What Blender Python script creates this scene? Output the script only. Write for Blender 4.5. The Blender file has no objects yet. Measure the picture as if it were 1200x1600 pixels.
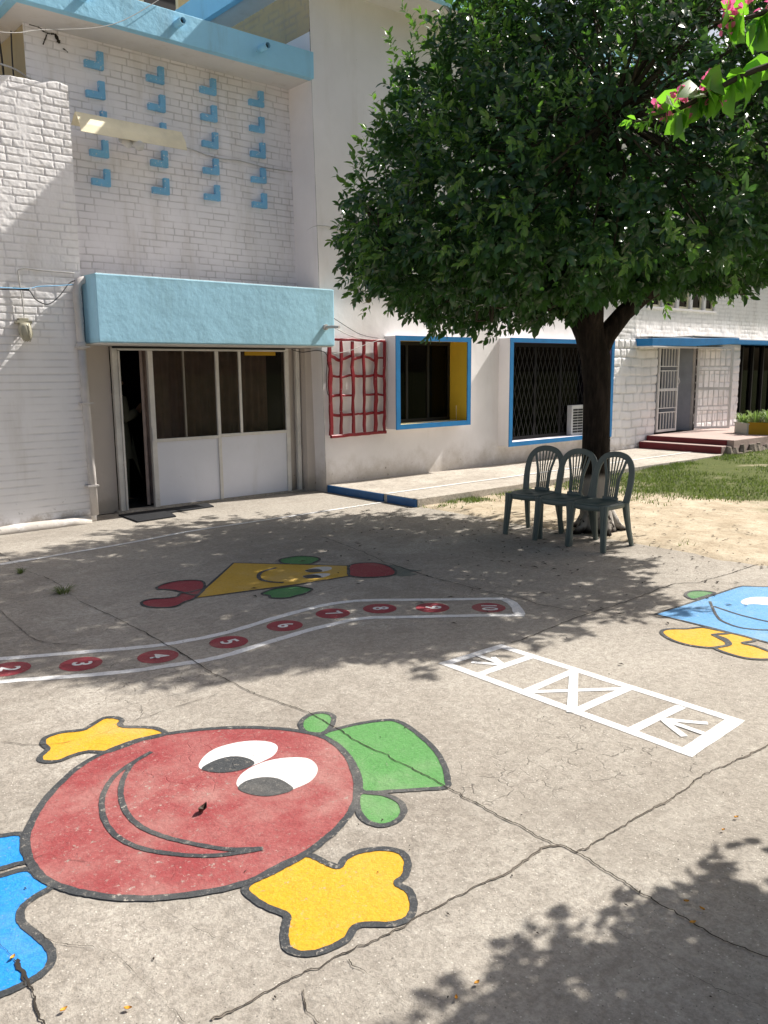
import bpy, bmesh, math, random
import numpy as np
from mathutils import Vector, Matrix, noise as mnoise
random.seed(7); rng = np.random.default_rng(7)
R = math.radians
scene = bpy.context.scene
col = scene.collection

# ------------------------------------------------------------------ materials
class NT:
    """small wrapper for building node materials"""
    def __init__(self, name):
        self.m = bpy.data.materials.new(name); self.m.use_nodes = True
        self.t = self.m.node_tree; self.t.nodes.clear()
        self.out = self.t.nodes.new('ShaderNodeOutputMaterial')
        self.geo = self.t.nodes.new('ShaderNodeNewGeometry')
        self.pos = self.geo.outputs['Position']
    def n(self, typ, **kw):
        nd = self.t.nodes.new(typ)
        for k, v in kw.items():
            if hasattr(nd, k) and k not in nd.inputs: setattr(nd, k, v)
            else: self.set(nd.inputs[k], v)
        return nd
    def set(self, inp, v):
        if isinstance(v, bpy.types.NodeSocket): self.t.links.new(v, inp)
        elif isinstance(v, tuple) and len(v) == 3 and inp.type == 'RGBA': inp.default_value = (*v, 1)
        else: inp.default_value = v
    def noise(self, scale, detail=4, rough=.55, vec=None, dist=0):
        nd = self.n('ShaderNodeTexNoise', Scale=scale, Detail=detail, Roughness=rough, Distortion=dist)
        self.set(nd.inputs['Vector'], vec if vec is not None else self.pos)
        return nd.outputs['Fac']
    def vor(self, scale, feature='F1', out='Distance', vec=None):
        nd = self.n('ShaderNodeTexVoronoi'); nd.feature = feature
        self.set(nd.inputs['Scale'], scale); self.set(nd.inputs['Vector'], vec if vec is not None else self.pos)
        return nd.outputs[out]
    def ramp(self, fac, a, b, lo=0., hi=1.):
        nd = self.n('ShaderNodeMapRange'); nd.interpolation_type = 'SMOOTHSTEP'
        for k, v in (('Value', fac), ('From Min', a), ('From Max', b), ('To Min', lo), ('To Max', hi)): self.set(nd.inputs[k], v)
        return nd.outputs['Result']
    def mix(self, fac, a, b, blend='MIX'):
        nd = self.n('ShaderNodeMix'); nd.data_type = 'RGBA'; nd.blend_type = blend
        self.set(nd.inputs[0], fac); self.set(nd.inputs[6], a); self.set(nd.inputs[7], b)
        return nd.outputs[2]
    def math(self, op, a, b=0.):
        nd = self.n('ShaderNodeMath'); nd.operation = op
        self.set(nd.inputs[0], a); self.set(nd.inputs[1], b)
        return nd.outputs[0]
    def xyz(self):
        nd = self.n('ShaderNodeSeparateXYZ'); self.set(nd.inputs[0], self.pos); return nd.outputs
    def scaled(self, s):
        nd = self.n('ShaderNodeVectorMath'); nd.operation = 'MULTIPLY'
        self.set(nd.inputs[0], self.pos); nd.inputs[1].default_value = s
        return nd.outputs[0]
    def warp(self, scale, amt):
        nz = self.n('ShaderNodeTexNoise', Scale=scale, Detail=3.); self.set(nz.inputs['Vector'], self.pos)
        a = self.n('ShaderNodeVectorMath'); a.operation = 'SCALE'; self.set(a.inputs[0], nz.outputs['Color']); a.inputs['Scale'].default_value = amt
        b = self.n('ShaderNodeVectorMath'); self.set(b.inputs[0], self.pos); self.set(b.inputs[1], a.outputs[0])
        return b.outputs[0]
    def bump(self, h, dist=.01, strength=1., prev=None):
        nd = self.n('ShaderNodeBump', Strength=strength, Distance=dist, Height=h)
        if prev is not None: self.set(nd.inputs['Normal'], prev)
        return nd.outputs[0]
    def done(self, color, rough=.8, normal=None, spec=.3, metal=0., extra=None):
        p = self.n('ShaderNodeBsdfPrincipled')
        self.set(p.inputs['Base Color'], color); self.set(p.inputs['Roughness'], rough)
        self.set(p.inputs['Specular IOR Level'], spec); self.set(p.inputs['Metallic'], metal)
        if normal is not None: self.set(p.inputs['Normal'], normal)
        self.t.links.new(p.outputs[0] if extra is None else extra(p.outputs[0]), self.out.inputs[0])
        return self.m

def concrete_color(b, light=1.0, warm=0.):
    c1 = (.282*light, .251*light, .214*light); c2 = (.425*light, .388*light, .338*light)
    big = b.noise(.55, 5, .6)
    c = b.mix(b.ramp(big, .32, .68), c1, c2)
    mid = b.noise(5., 7, .65)
    c = b.mix(b.ramp(mid, .42, .66, 0, .42), c, (.50*light, .465*light, .41*light))
    grn = b.noise(24., 6, .75)
    c = b.mix(b.ramp(grn, .36, .60, .48, 0.), c, (.15, .128, .105))
    pale = b.noise(.9, 7, .72, vec=b.warp(2.3, .5))
    c = b.mix(b.math('MULTIPLY', b.ramp(pale, .53, .66, 0, .75), b.ramp(b.noise(38., 6, .75), .40, .60)), c, (.56*light, .52*light, .46*light))
    dark = b.noise(2.1, 6, .7, vec=b.warp(1.1, .8))
    c = b.mix(b.ramp(dark, .58, .78, 0, .5), c, (.16, .143, .125))
    x_, y_, z_ = b.xyz()
    sl = b.math('ADD', b.math('MULTIPLY', b.math('GREATER_THAN', x_, 2.25), .5), b.math('MULTIPLY', b.math('GREATER_THAN', y_, 1.66), -.35))
    c = b.mix(b.math('ADD', b.math('MULTIPLY', sl, .16), .06), c, (.47*light, .43*light, .37*light))
    rub = b.noise(1., 6, .7, vec=b.scaled((1.4, 6., 1.)))
    c = b.mix(b.ramp(rub, .54, .70, 0, .28), c, (.19, .168, .142))
    fine = b.noise(70., 5, .7)
    c = b.mix(b.ramp(fine, .3, .75, 0, 1.), b.mix(.28, c, (.10, .09, .08)), b.mix(.10, c, (.6, .56, .5)))
    ag = b.vor(95.); agc = b.n('ShaderNodeSeparateColor'); b.set(agc.inputs[0], b.vor(95., out='Color'))
    spot = b.math('MULTIPLY', b.ramp(ag, .22, .32, 1., 0.), b.ramp(agc.outputs[0], .86, .9))
    c = b.mix(b.math('MULTIPLY', spot, .75), c, (.60, .56, .50))
    spot2 = b.math('MULTIPLY', b.ramp(ag, .16, .28, 1., 0.), b.ramp(agc.outputs[1], .90, .93))
    c = b.mix(b.math('MULTIPLY', spot2, .7), c, (.05, .045, .04))
    # hairline crazing, only in some patches
    craze = b.vor(7.5, 'DISTANCE_TO_EDGE', vec=b.warp(9., .12))
    patch = b.ramp(b.noise(.75, 3), .52, .66)
    line = b.math('MULTIPLY', b.ramp(craze, .004, .028, 1., 0.), b.math('MULTIPLY', patch, b.ramp(b.noise(14., 3), .42, .6)))
    c = b.mix(b.math('MULTIPLY', line, .55), c, (.09, .078, .066))
    hgt = b.math('ADD', b.math('ADD', b.math('MULTIPLY', fine, .45), b.math('MULTIPLY', grn, .9)), b.math('MULTIPLY', mid, .8))
    hgt = b.math('SUBTRACT', hgt, b.math('MULTIPLY', line, .5))
    return c, hgt

def m_concrete(name, light=1.):
    b = NT(name); c, h = concrete_color(b, light)
    return b.done(c, .88, b.bump(h, .011, .85), .25)

def m_ground_paint(name, rgb, fade, wear=.5, mott=.35):
    b = NT(name); c, h = concrete_color(b)
    p = b.mix(b.ramp(b.noise(3.4, 6, .65), .35, .7, 0, mott), rgb, fade)
    p = b.mix(b.ramp(b.noise(55., 4, .7), .42, .72, 0, .42), p, tuple(x*.55 for x in rgb))
    p = b.mix(b.ramp(b.noise(110., 3, .7), .56, .7, 0, .35), p, tuple(min(1, x*.8+.16) for x in fade))
    br = b.noise(1., 5, .7, vec=b.warp(.8, .6) if False else b.scaled((5., 26., 1.)))
    p = b.mix(b.ramp(br, .5, .72, 0, .35), p, fade)
    big = b.ramp(b.noise(1.7, 4, .6), .50, .68, 0., .4)
    p = b.mix(big, p, tuple(.7*x+.3*y for x, y in zip(fade, (.42, .37, .31))))
    p = b.mix(b.ramp(b.vor(7.5, 'DISTANCE_TO_EDGE', vec=b.warp(9., .12)), .004, .022, .22, 0.), p, tuple(x*.45 for x in rgb))
    w = b.math('MULTIPLY', b.ramp(b.noise(38., 8, .75), (.64-.10*wear), (.70-.06*wear)), b.ramp(b.noise(2.6, 4), .36, .62, .25, 1.))
    p = b.mix(w, p, c)
    return b.done(p, .72, b.bump(h, .009, .8), .3)

def m_wall(name, rgb, stain=(.5,.45,.38), bumpd=.004, bscale=22., var=.06, base_dirt=0., groove=False, rough=.85, streaks=.25, edge=None):
    b = NT(name)
    n1 = b.noise(1.3, 6, .6)
    c = b.mix(b.ramp(n1, .3, .75, 0, 1.), tuple(x*(1-var) for x in rgb), tuple(min(1, x*(1+var*.5)) for x in rgb))
    st = b.noise(1., 6, .65, vec=b.scaled((3.2, 3.2, .55)))
    c = b.mix(b.ramp(st, .51, .72, 0, streaks), c, stain)
    chips = b.ramp(b.noise(26., 4, .6), .735, .76)
    c = b.mix(b.math('MULTIPLY', chips, .6), c, tuple(x*.45 for x in stain))
    if base_dirt:
        z = b.xyz()[2]
        f = b.math('ADD', z, b.math('MULTIPLY', b.math('SUBTRACT', b.noise(4., 6, .7), .5), .7))
        c = b.mix(b.ramp(f, .02, base_dirt, .75, 0.), c, (.42, .37, .31))
        ch = b.math('MULTIPLY', b.ramp(b.noise(11., 7, .75), .63, .67), b.ramp(f, .12, .42, 1., 0.))
        c = b.mix(ch, c, (.14, .12, .10))
    if edge:
        z = b.xyz()[2]
        f = b.math('ADD', z, b.math('MULTIPLY', b.math('SUBTRACT', b.noise(9., 6, .7, vec=b.scaled((1., 1., .3))), .5), .16))
        c = b.mix(b.ramp(f, edge[0], edge[0]+.07, .5, 0.), c, stain)
        c = b.mix(b.ramp(f, edge[1]-.10, edge[1], 0., .55), c, stain)
    if groove:
        at = b.n('ShaderNodeAttribute'); at.attribute_name = 'joint'
        c = b.mix(b.math('MULTIPLY', at.outputs['Fac'], groove), c, (.30, .28, .27))
    h = b.math('ADD', b.math('MULTIPLY', b.noise(bscale, 6, .6), 1.), b.math('MULTIPLY', b.noise(bscale*.22, 4, .5), 1.6))
    return b.done(c, rough, b.bump(h, bumpd, 1.), .25)

def m_paint(name, rgb, chip=(.75,.73,.70), amount=.3, rough=.5, scale=30., bump=.002, metal=0.):
    b = NT(name)
    c = b.mix(b.ramp(b.noise(4., 5, .6), .3, .7), tuple(x*.86 for x in rgb), tuple(min(1., x*1.06) for x in rgb))
    f = b.ramp(b.noise(scale, 6, .7), .70-.12*amount, .73-.12*amount)
    c = b.mix(f, c, chip)
    return b.done(c, rough, b.bump(b.noise(scale*1.3, 5, .6), bump, .8), .4, metal)

def m_plain(name, rgb, rough=.6, spec=.4, metal=0., var=.12, scale=8.):
    b = NT(name)
    c = b.mix(b.ramp(b.noise(scale, 5, .6), .3, .7), tuple(x*(1-var) for x in rgb), tuple(min(1., x*(1+var)) for x in rgb))
    return b.done(c, rough, b.bump(b.noise(60., 3), .001, .4), spec, metal)

def m_glass(name, tint=(.75,.78,.76), dirt=.12, ior=1.33):
    b = NT(name)
    tr = b.n('ShaderNodeBsdfTransparent', Color=(*tint, 1)); gl = b.n('ShaderNodeBsdfGlossy', Roughness=.02)
    gl.inputs['Color'].default_value = (.9, .9, .9, 1)
    df = b.n('ShaderNodeBsdfDiffuse'); df.inputs['Color'].default_value = (.5, .48, .45, 1)
    fr = b.n('ShaderNodeFresnel', IOR=ior)
    m1 = b.n('ShaderNodeMixShader'); b.set(m1.inputs[0], fr.outputs[0]); b.set(m1.inputs[1], tr.outputs[0]); b.set(m1.inputs[2], gl.outputs[0])
    m2 = b.n('ShaderNodeMixShader'); b.set(m2.inputs[0], b.ramp(b.noise(3., 6, .7), .45, .8, dirt*.3, dirt)); b.set(m2.inputs[1], m1.outputs[0]); b.set(m2.inputs[2], df.outputs[0])
    b.t.links.new(m2.outputs[0], b.out.inputs[0])
    return b.m

def m_leaf(name, dark, lightc, trans, rough=.38, tw=.35, spec=.5):
    b = NT(name)
    rnd = b.geo.outputs['Random Per Island']
    c = b.mix(b.ramp(rnd, 0., 1.), dark, lightc)
    c = b.mix(b.ramp(b.noise(1.1, 3), .4, .65, 0., .5), c, lightc)
    t = b.n('ShaderNodeBsdfTranslucent'); b.set(t.inputs['Color'], trans)
    def ex(s):
        mx = b.n('ShaderNodeMixShader'); mx.inputs[0].default_value = tw
        b.t.links.new(s, mx.inputs[1]); b.t.links.new(t.outputs[0], mx.inputs[2]); return mx.outputs[0]
    return b.done(c, rough, None, spec, 0., ex)

M = {}
M['concrete'] = m_concrete('yard_concrete', 1.0)
M['walk'] = m_concrete('walkway_concrete', 1.35)
b = NT('crack_fill'); M['crack'] = b.done(b.mix(b.noise(30., 4), (.014, .012, .010), (.05, .042, .034)), .95)
b = NT('crack_edge'); M['crackedge'] = b.done(b.mix(b.noise(20., 4), (.14, .12, .10), (.27, .235, .195)), .95)
P = m_ground_paint
M['p_red'] = P('paint_red', (.26, .045, .048), (.34, .135, .125), .75, .9)
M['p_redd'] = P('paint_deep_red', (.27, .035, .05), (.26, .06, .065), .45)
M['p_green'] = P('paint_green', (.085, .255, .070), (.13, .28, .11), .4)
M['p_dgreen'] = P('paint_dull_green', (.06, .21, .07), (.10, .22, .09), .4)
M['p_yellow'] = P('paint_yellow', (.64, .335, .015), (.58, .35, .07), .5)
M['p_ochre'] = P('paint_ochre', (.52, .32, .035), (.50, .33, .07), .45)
M['p_blue'] = P('paint_blue', (.008, .235, .66), (.07, .28, .60), .6)
M['p_sky'] = P('paint_sky_blue', (.10, .29, .55), (.20, .37, .56), .5)
M['p_white'] = P('paint_white', (.71, .71, .72), (.62, .61, .59), .8, .5)
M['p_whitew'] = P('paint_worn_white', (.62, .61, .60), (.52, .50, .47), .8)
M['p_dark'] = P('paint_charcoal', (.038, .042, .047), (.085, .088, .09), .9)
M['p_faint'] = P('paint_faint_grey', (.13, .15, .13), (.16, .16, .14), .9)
WH = (.835, .81, .82)
M['brick_l'] = m_wall('white_rough_brick', (.885, .87, .87), bumpd=.0012, bscale=70., groove=.30, base_dirt=.2)
M['brick_u'] = m_wall('white_brick', (.87, .85, .875), bumpd=.002, groove=.55, streaks=.3)
M['block'] = m_wall('white_block', (.87, .855, .855), bumpd=.004, groove=.3, base_dirt=.35)
M['plaster'] = m_wall('white_plaster', WH, bumpd=.003, bscale=12., base_dirt=.55, streaks=.18)
M['plaster_lo'] = m_wall('beige_plaster', (.58, .525, .485), bumpd=.003, base_dirt=.3)
M['soffit'] = m_wall('soffit_plaster', (.72, .70, .68), bumpd=.003, streaks=.4)
M['tan'] = m_wall('tan_brick', (.50, .40, .25), (.30, .25, .18), bumpd=.006, bscale=16., groove=.5)
M['tanp'] = m_wall('tan_plaster', (.36, .31, .20), (.2, .17, .12), bumpd=.006)
M['canopy'] = m_wall('pale_blue_plaster', (.40, .71, .90), (.30, .52, .62), bumpd=.007, bscale=7., var=.08, streaks=.55, rough=.6, edge=(2.01, 2.76))
M['parapet'] = m_wall('sky_blue_plaster', (.31, .64, .86), (.24, .42, .52), bumpd=.006, bscale=14., var=.08, streaks=.5, rough=.6)
M['lblue'] = m_paint('block_blue_paint', (.20, .50, .78), (.72, .74, .76), .8)
M['rim'] = m_paint('rim_blue_paint', (.006, .175, .44), (.4, .5, .6), .12, .6)
M['stepblue'] = m_paint('step_blue_paint', (.018, .11, .30), (.5, .5, .48), .2)
M['yellowr'] = m_wall('yellow_reveal', (.70, .49, .055), (.35, .25, .06), bumpd=.002)
M['yellows'] = m_wall('pale_yellow_sill', (.66, .60, .30), (.5, .45, .25), bumpd=.002)
M['purple'] = m_wall('purple_reveal', (.22, .17, .36), (.2, .17, .3), bumpd=.002)
M['sillw'] = m_wall('white_sill', (.70, .68, .74), bumpd=.002)
M['redtrel'] = m_paint('trellis_red', (.24, .008, .018), (.66, .62, .60), .45, .45, 34., .004)
M['white_m'] = m_paint('white_metal_paint', (.68, .67, .66), (.40, .36, .30), .2, .45)
M['frame_w'] = m_paint('frame_white_paint', (.70, .68, .65), (.42, .36, .28), .3, .5)
M['panel_w'] = m_wall('white_sheet_panel', (.74, .755, .83), (.55, .54, .55), bumpd=.0012, streaks=.35, rough=.5)
M['dark_m'] = m_plain('dark_metal', (.010, .009, .009), .6)
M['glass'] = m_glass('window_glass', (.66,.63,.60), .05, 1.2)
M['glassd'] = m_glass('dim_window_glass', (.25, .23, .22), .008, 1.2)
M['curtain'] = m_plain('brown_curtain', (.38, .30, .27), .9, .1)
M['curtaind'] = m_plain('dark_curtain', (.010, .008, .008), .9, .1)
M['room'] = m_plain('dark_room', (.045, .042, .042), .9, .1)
M['mat'] = m_plain('door_mat_rubber', (.022, .023, .026), .85, .2, scale=90., var=.5)
M['pvc'] = m_paint('grey_white_pvc', (.56, .53, .51), (.36, .26, .14), .25, .45)
M['cream'] = m_paint('cream_enamel', (.80, .73, .52), (.5, .45, .3), .15, .4)
M['cable_w'] = m_plain('pale_cable', (.45, .44, .42), .6)
M['cable_d'] = m_plain('dark_cable', (.03, .03, .032), .6)
M['lampg'] = m_plain('grey_green_lamp', (.36, .34, .26), .4)
M['chair'] = m_plain('green_plastic', (.115, .145, .133), .45, .45, var=.06)
M['doorgrey'] = m_paint('grey_door_paint', (.27, .29, .33), (.4, .4, .4), .1, .5)
M['stepred'] = m_paint('red_oxide', (.14, .010, .016), (.3, .2, .18), .1, .6)
M['porch'] = m_wall('worn_pink_concrete', (.42, .32, .29), (.5, .46, .42), bumpd=.004)
M['stone'] = m_wall('rubble_stone', (.15, .125, .10), (.12, .11, .10), bumpd=.03, bscale=9.)
M['box_w'] = m_wall('white_planter', (.52, .52, .46), bumpd=.002)
M['box_y'] = m_wall('yellow_planter', (.42, .25, .02), (.25, .16, .03), bumpd=.003)
M['ylwb'] = m_wall('cream_building', (.66, .52, .30), (.5, .4, .25), bumpd=.004)
M['acw'] = m_paint('ac_white', (.66, .66, .64), (.5, .5, .46), .1, .45)
b = NT('tree_bark')
hb = b.noise(6., 7, .7, vec=b.scaled((3., 3., .6)))
cb = b.mix(b.ramp(hb, .35, .7), (.012, .009, .007), (.042, .032, .025))
z = b.xyz()[2]
lime = b.math('MULTIPLY', b.ramp(b.math('ADD', z, b.math('MULTIPLY', b.noise(5., 4), .16)), .62, .72, 1., 0.), b.ramp(b.noise(7., 6, .7), .57, .64, 1., 0.))
lime = b.math('MULTIPLY', lime, b.ramp(b.math('ADD', z, b.math('MULTIPLY', b.noise(9., 4), .1)), .07, .13))
M['bark'] = b.done(b.mix(lime, cb, (.42, .39, .355)), .9, b.bump(hb, .035, 1.), .15)
M['twig'] = m_plain('twig_bark', (.05, .045, .03), .85, .1)
M['leaf'] = m_leaf('citrus_leaf', (.017, .054, .023), (.044, .104, .034), (.10, .26, .035), .28, .24, .6)
M['leafy'] = m_leaf('young_citrus_leaf', (.048, .120, .026), (.11, .20, .042), (.18, .40, .04), .36, .3, .45)
M['bleaf'] = m_leaf('bougainvillea_leaf', (.05, .14, .02), (.09, .22, .03), (.22, .55, .03), .45, .5)
M['bract'] = m_leaf('pink_bract', (.70, .10, .30), (.78, .20, .28), (.85, .16, .40), .6, .45)
M['grass'] = m_leaf('grass_blade', (.055, .095, .022), (.14, .165, .05), (.16, .24, .04), .55, .3)
M['plant'] = m_leaf('striped_leaf', (.10, .19, .05), (.30, .38, .16), (.25, .40, .08), .5, .3)
M['dryleaf'] = m_plain('dry_leaf', (.045, .022, .012), .7)
M['petal'] = m_plain('orange_petal', (.62, .30, .03), .7)
M['seed'] = m_plain('dark_litter', (.035, .026, .02), .9)
M['orange'] = m_plain('green_fruit', (.07, .10, .02), .5)
b = NT('dirt_lawn')
px, py, pz = b.xyz()
nz = b.noise(.9, 6, .65)
dirt = b.mix(b.ramp(b.noise(2.4, 7, .7), .3, .72), (.35, .285, .205), (.53, .46, .355))
dirt = b.mix(b.ramp(b.noise(28., 6, .75), .5, .75, 0, .7), dirt, (.13, .09, .055))
lawnf = b.math('ADD', b.ramp(px, 8.6, 11.6, -.30, .42), b.math('MULTIPLY', b.math('SUBTRACT', nz, .5), 1.6))
soil = b.mix(b.ramp(lawnf, -.05, .3), dirt, b.mix(b.noise(6., 5), (.050, .075, .018), (.115, .125, .045)))
M['dirt'] = b.done(soil, .95, b.bump(b.math('ADD', b.noise(30., 6, .7), b.noise(7., 4)), .012, 1.), .1)
M['skin'] = m_plain('skin', (.28, .16, .10), .55)
M['cloth'] = m_plain('khaki_cloth', (.15, .145, .105), .9, .1)
M['hair'] = m_plain('black_hair', (.012, .010, .010), .5)
M['black'] = m_plain('black_rubber', (.012, .012, .013), .5)

# ------------------------------------------------------------------ mesh helpers
class MB:
    def __init__(self): self.v = []; self.f = []
    def add(self, vs, fs):
        o = len(self.v); self.v += [tuple(p) for p in vs]; self.f += [tuple(i+o for i in f) for f in fs]; return self
    def box(self, x0, x1, y0, y1, z0, z1):
        return self.add([(x0,y0,z0),(x1,y0,z0),(x1,y1,z0),(x0,y1,z0),(x0,y0,z1),(x1,y0,z1),(x1,y1,z1),(x0,y1,z1)],
            [(0,3,2,1),(4,5,6,7),(0,1,5,4),(1,2,6,5),(2,3,7,6),(3,0,4,7)])
    def quad(self, a, b, c, d): return self.add([a,b,c,d],[(0,1,2,3)])
    def bar(self, a, b, w, t, up=(0,0,1)):
        """rectangular bar from a to b"""
        a = Vector(a); b = Vector(b); d = (b-a).normalized(); s = d.cross(Vector(up))
        if s.length < 1e-4: s = d.cross(Vector((1,0,0)))
        s.normalize(); u = s.cross(d).normalized(); s *= w/2; u *= t/2
        vs = [a-s-u, a+s-u, a+s+u, a-s+u, b-s-u, b+s-u, b+s+u, b-s+u]
        return self.add(vs, [(0,3,2,1),(4,5,6,7),(0,1,5,4),(1,2,6,5),(2,3,7,6),(3,0,4,7)])
    def tube(self, path, rad, n=8, cap=True):
        path = [Vector(p) for p in path]; m = len(path)
        if not hasattr(rad, '__len__'): rad = [rad]*m
        ref = None; vs = []
        for i, p in enumerate(path):
            d = (path[min(i+1, m-1)] - path[max(i-1, 0)]).normalized()
            if ref is None:
                ref = d.orthogonal().normalized()
            ref = (ref - d*ref.dot(d))
            ref = ref.normalized() if ref.length > 1e-5 else d.orthogonal().normalized()
            o = d.cross(ref)
            for k in range(n):
                a = 2*math.pi*k/n; vs.append(p + (ref*math.cos(a) + o*math.sin(a))*rad[i])
        fs = [(i*n+k, i*n+(k+1)%n, (i+1)*n+(k+1)%n, (i+1)*n+k) for i in range(m-1) for k in range(n)]
        if cap: fs += [tuple(range(n-1,-1,-1)), tuple(range((m-1)*n, m*n))]
        return self.add(vs, fs)
    def strap(self, path, widths, thick, side):
        """rectangular section swept along path; side(i) = unit vector of the width direction"""
        path = [Vector(p) for p in path]; m = len(path); vs = []
        for i, p in enumerate(path):
            d = (path[min(i+1, m-1)] - path[max(i-1, 0)]).normalized()
            s = Vector(side(i) if callable(side) else side); s = (s - d*s.dot(d)).normalized(); u = d.cross(s)
            w = widths[i]/2; t = (thick[i] if hasattr(thick, '__len__') else thick)/2
            c = min(w, t)*.45
            for (a, e) in ((-w+c,-t),(w-c,-t),(w,-t+c),(w,t-c),(w-c,t),(-w+c,t),(-w,t-c),(-w,-t+c)): vs.append(p + s*a + u*e)
        n = 8
        fs = [(i*n+k, i*n+(k+1)%n, (i+1)*n+(k+1)%n, (i+1)*n+k) for i in range(m-1) for k in range(n)]
        fs += [tuple(range(n-1,-1,-1)), tuple(range((m-1)*n, m*n))]
        return self.add(vs, fs)
    def build(self, name, mat, parent=None, bevel=0., smooth=False, recalc=True):
        me = bpy.data.meshes.new(name)
        o0 = Vector(parent_origin(parent)) if parent else Vector((0,0,0))
        me.from_pydata([tuple(Vector(p)-o0) for p in self.v], [], self.f)
        if recalc or bevel:
            bm = bmesh.new(); bm.from_mesh(me)
            if recalc: bmesh.ops.recalc_face_normals(bm, faces=bm.faces[:])
            if bevel: bmesh.ops.bevel(bm, geom=bm.edges[:], offset=bevel, segments=2, profile=.6, affect='EDGES', clamp_overlap=True)
            bm.to_mesh(me); bm.free()
        me.materials.append(M[mat])
        if smooth: me.polygons.foreach_set('use_smooth', [True]*len(me.polygons))
        o = bpy.data.objects.new(name, me); col.objects.link(o)
        if parent: o.parent = parent
        return o

def parent_origin(p):
    v = Vector((0,0,0))
    while p is not None: v = v + p.location; p = p.parent
    return v
def tag(o, label=None, cat=None, group=None, kind=None):
    for k, v in (('label', label), ('category', cat), ('group', group), ('kind', kind)):
        if v: o[k] = v
    return o
def empty(name, loc, label, cat, group=None):
    o = bpy.data.objects.new(name, None); o.location = loc; o.empty_display_size = .1; col.objects.link(o)
    return tag(o, label, cat, group)
def structure(o): return tag(o, kind='structure')
def copy_tree(o, parent=None):
    c = o.copy(); col.objects.link(c)
    if parent: c.parent = parent
    for ch in list(o.children): copy_tree(ch, c)
    return c
def raw_mesh(name, verts, faces, mat, parent=None, smooth=False):
    me = bpy.data.meshes.new(name)
    v = np.asarray(verts, dtype=np.float32)
    if parent is not None: v = v - np.array(parent_origin(parent), dtype=np.float32)
    f = np.asarray(faces, dtype=np.int32); k = f.shape[1]
    me.vertices.add(len(v)); me.vertices.foreach_set('co', v.ravel())
    me.loops.add(f.size); me.loops.foreach_set('vertex_index', f.ravel())
    me.polygons.add(len(f)); me.polygons.foreach_set('loop_start', np.arange(0, f.size, k, dtype=np.int32))
    me.polygons.foreach_set('loop_total', np.full(len(f), k, dtype=np.int32))
    if smooth: me.polygons.foreach_set('use_smooth', np.ones(len(f), dtype=bool))
    me.update(calc_edges=True); me.validate()
    me.materials.append(M[mat])
    o = bpy.data.objects.new(name, me); col.objects.link(o)
    if parent is not None: o.parent = parent
    return o

def vnoise(x, y, seed=0, octaves=4, gain=.5):
    """value noise in numpy"""
    out = np.zeros_like(x, dtype=float); amp = 1.; tot = 0.
    r = np.random.default_rng(seed); tab = r.random((256, 256))
    for o in range(octaves):
        xi = np.floor(x).astype(int); yi = np.floor(y).astype(int); fx = x-xi; fy = y-yi
        fx = fx*fx*(3-2*fx); fy = fy*fy*(3-2*fy)
        a = tab[xi % 256, yi % 256]; b_ = tab[(xi+1) % 256, yi % 256]; c = tab[xi % 256, (yi+1) % 256]; d = tab[(xi+1) % 256, (yi+1) % 256]
        out += amp*((a*(1-fx)+b_*fx)*(1-fy) + (c*(1-fx)+d*fx)*fy - .5); tot += amp
        amp *= gain; x = x*2.03+17.3; y = y*2.01+9.7
    return out/tot*2

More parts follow.
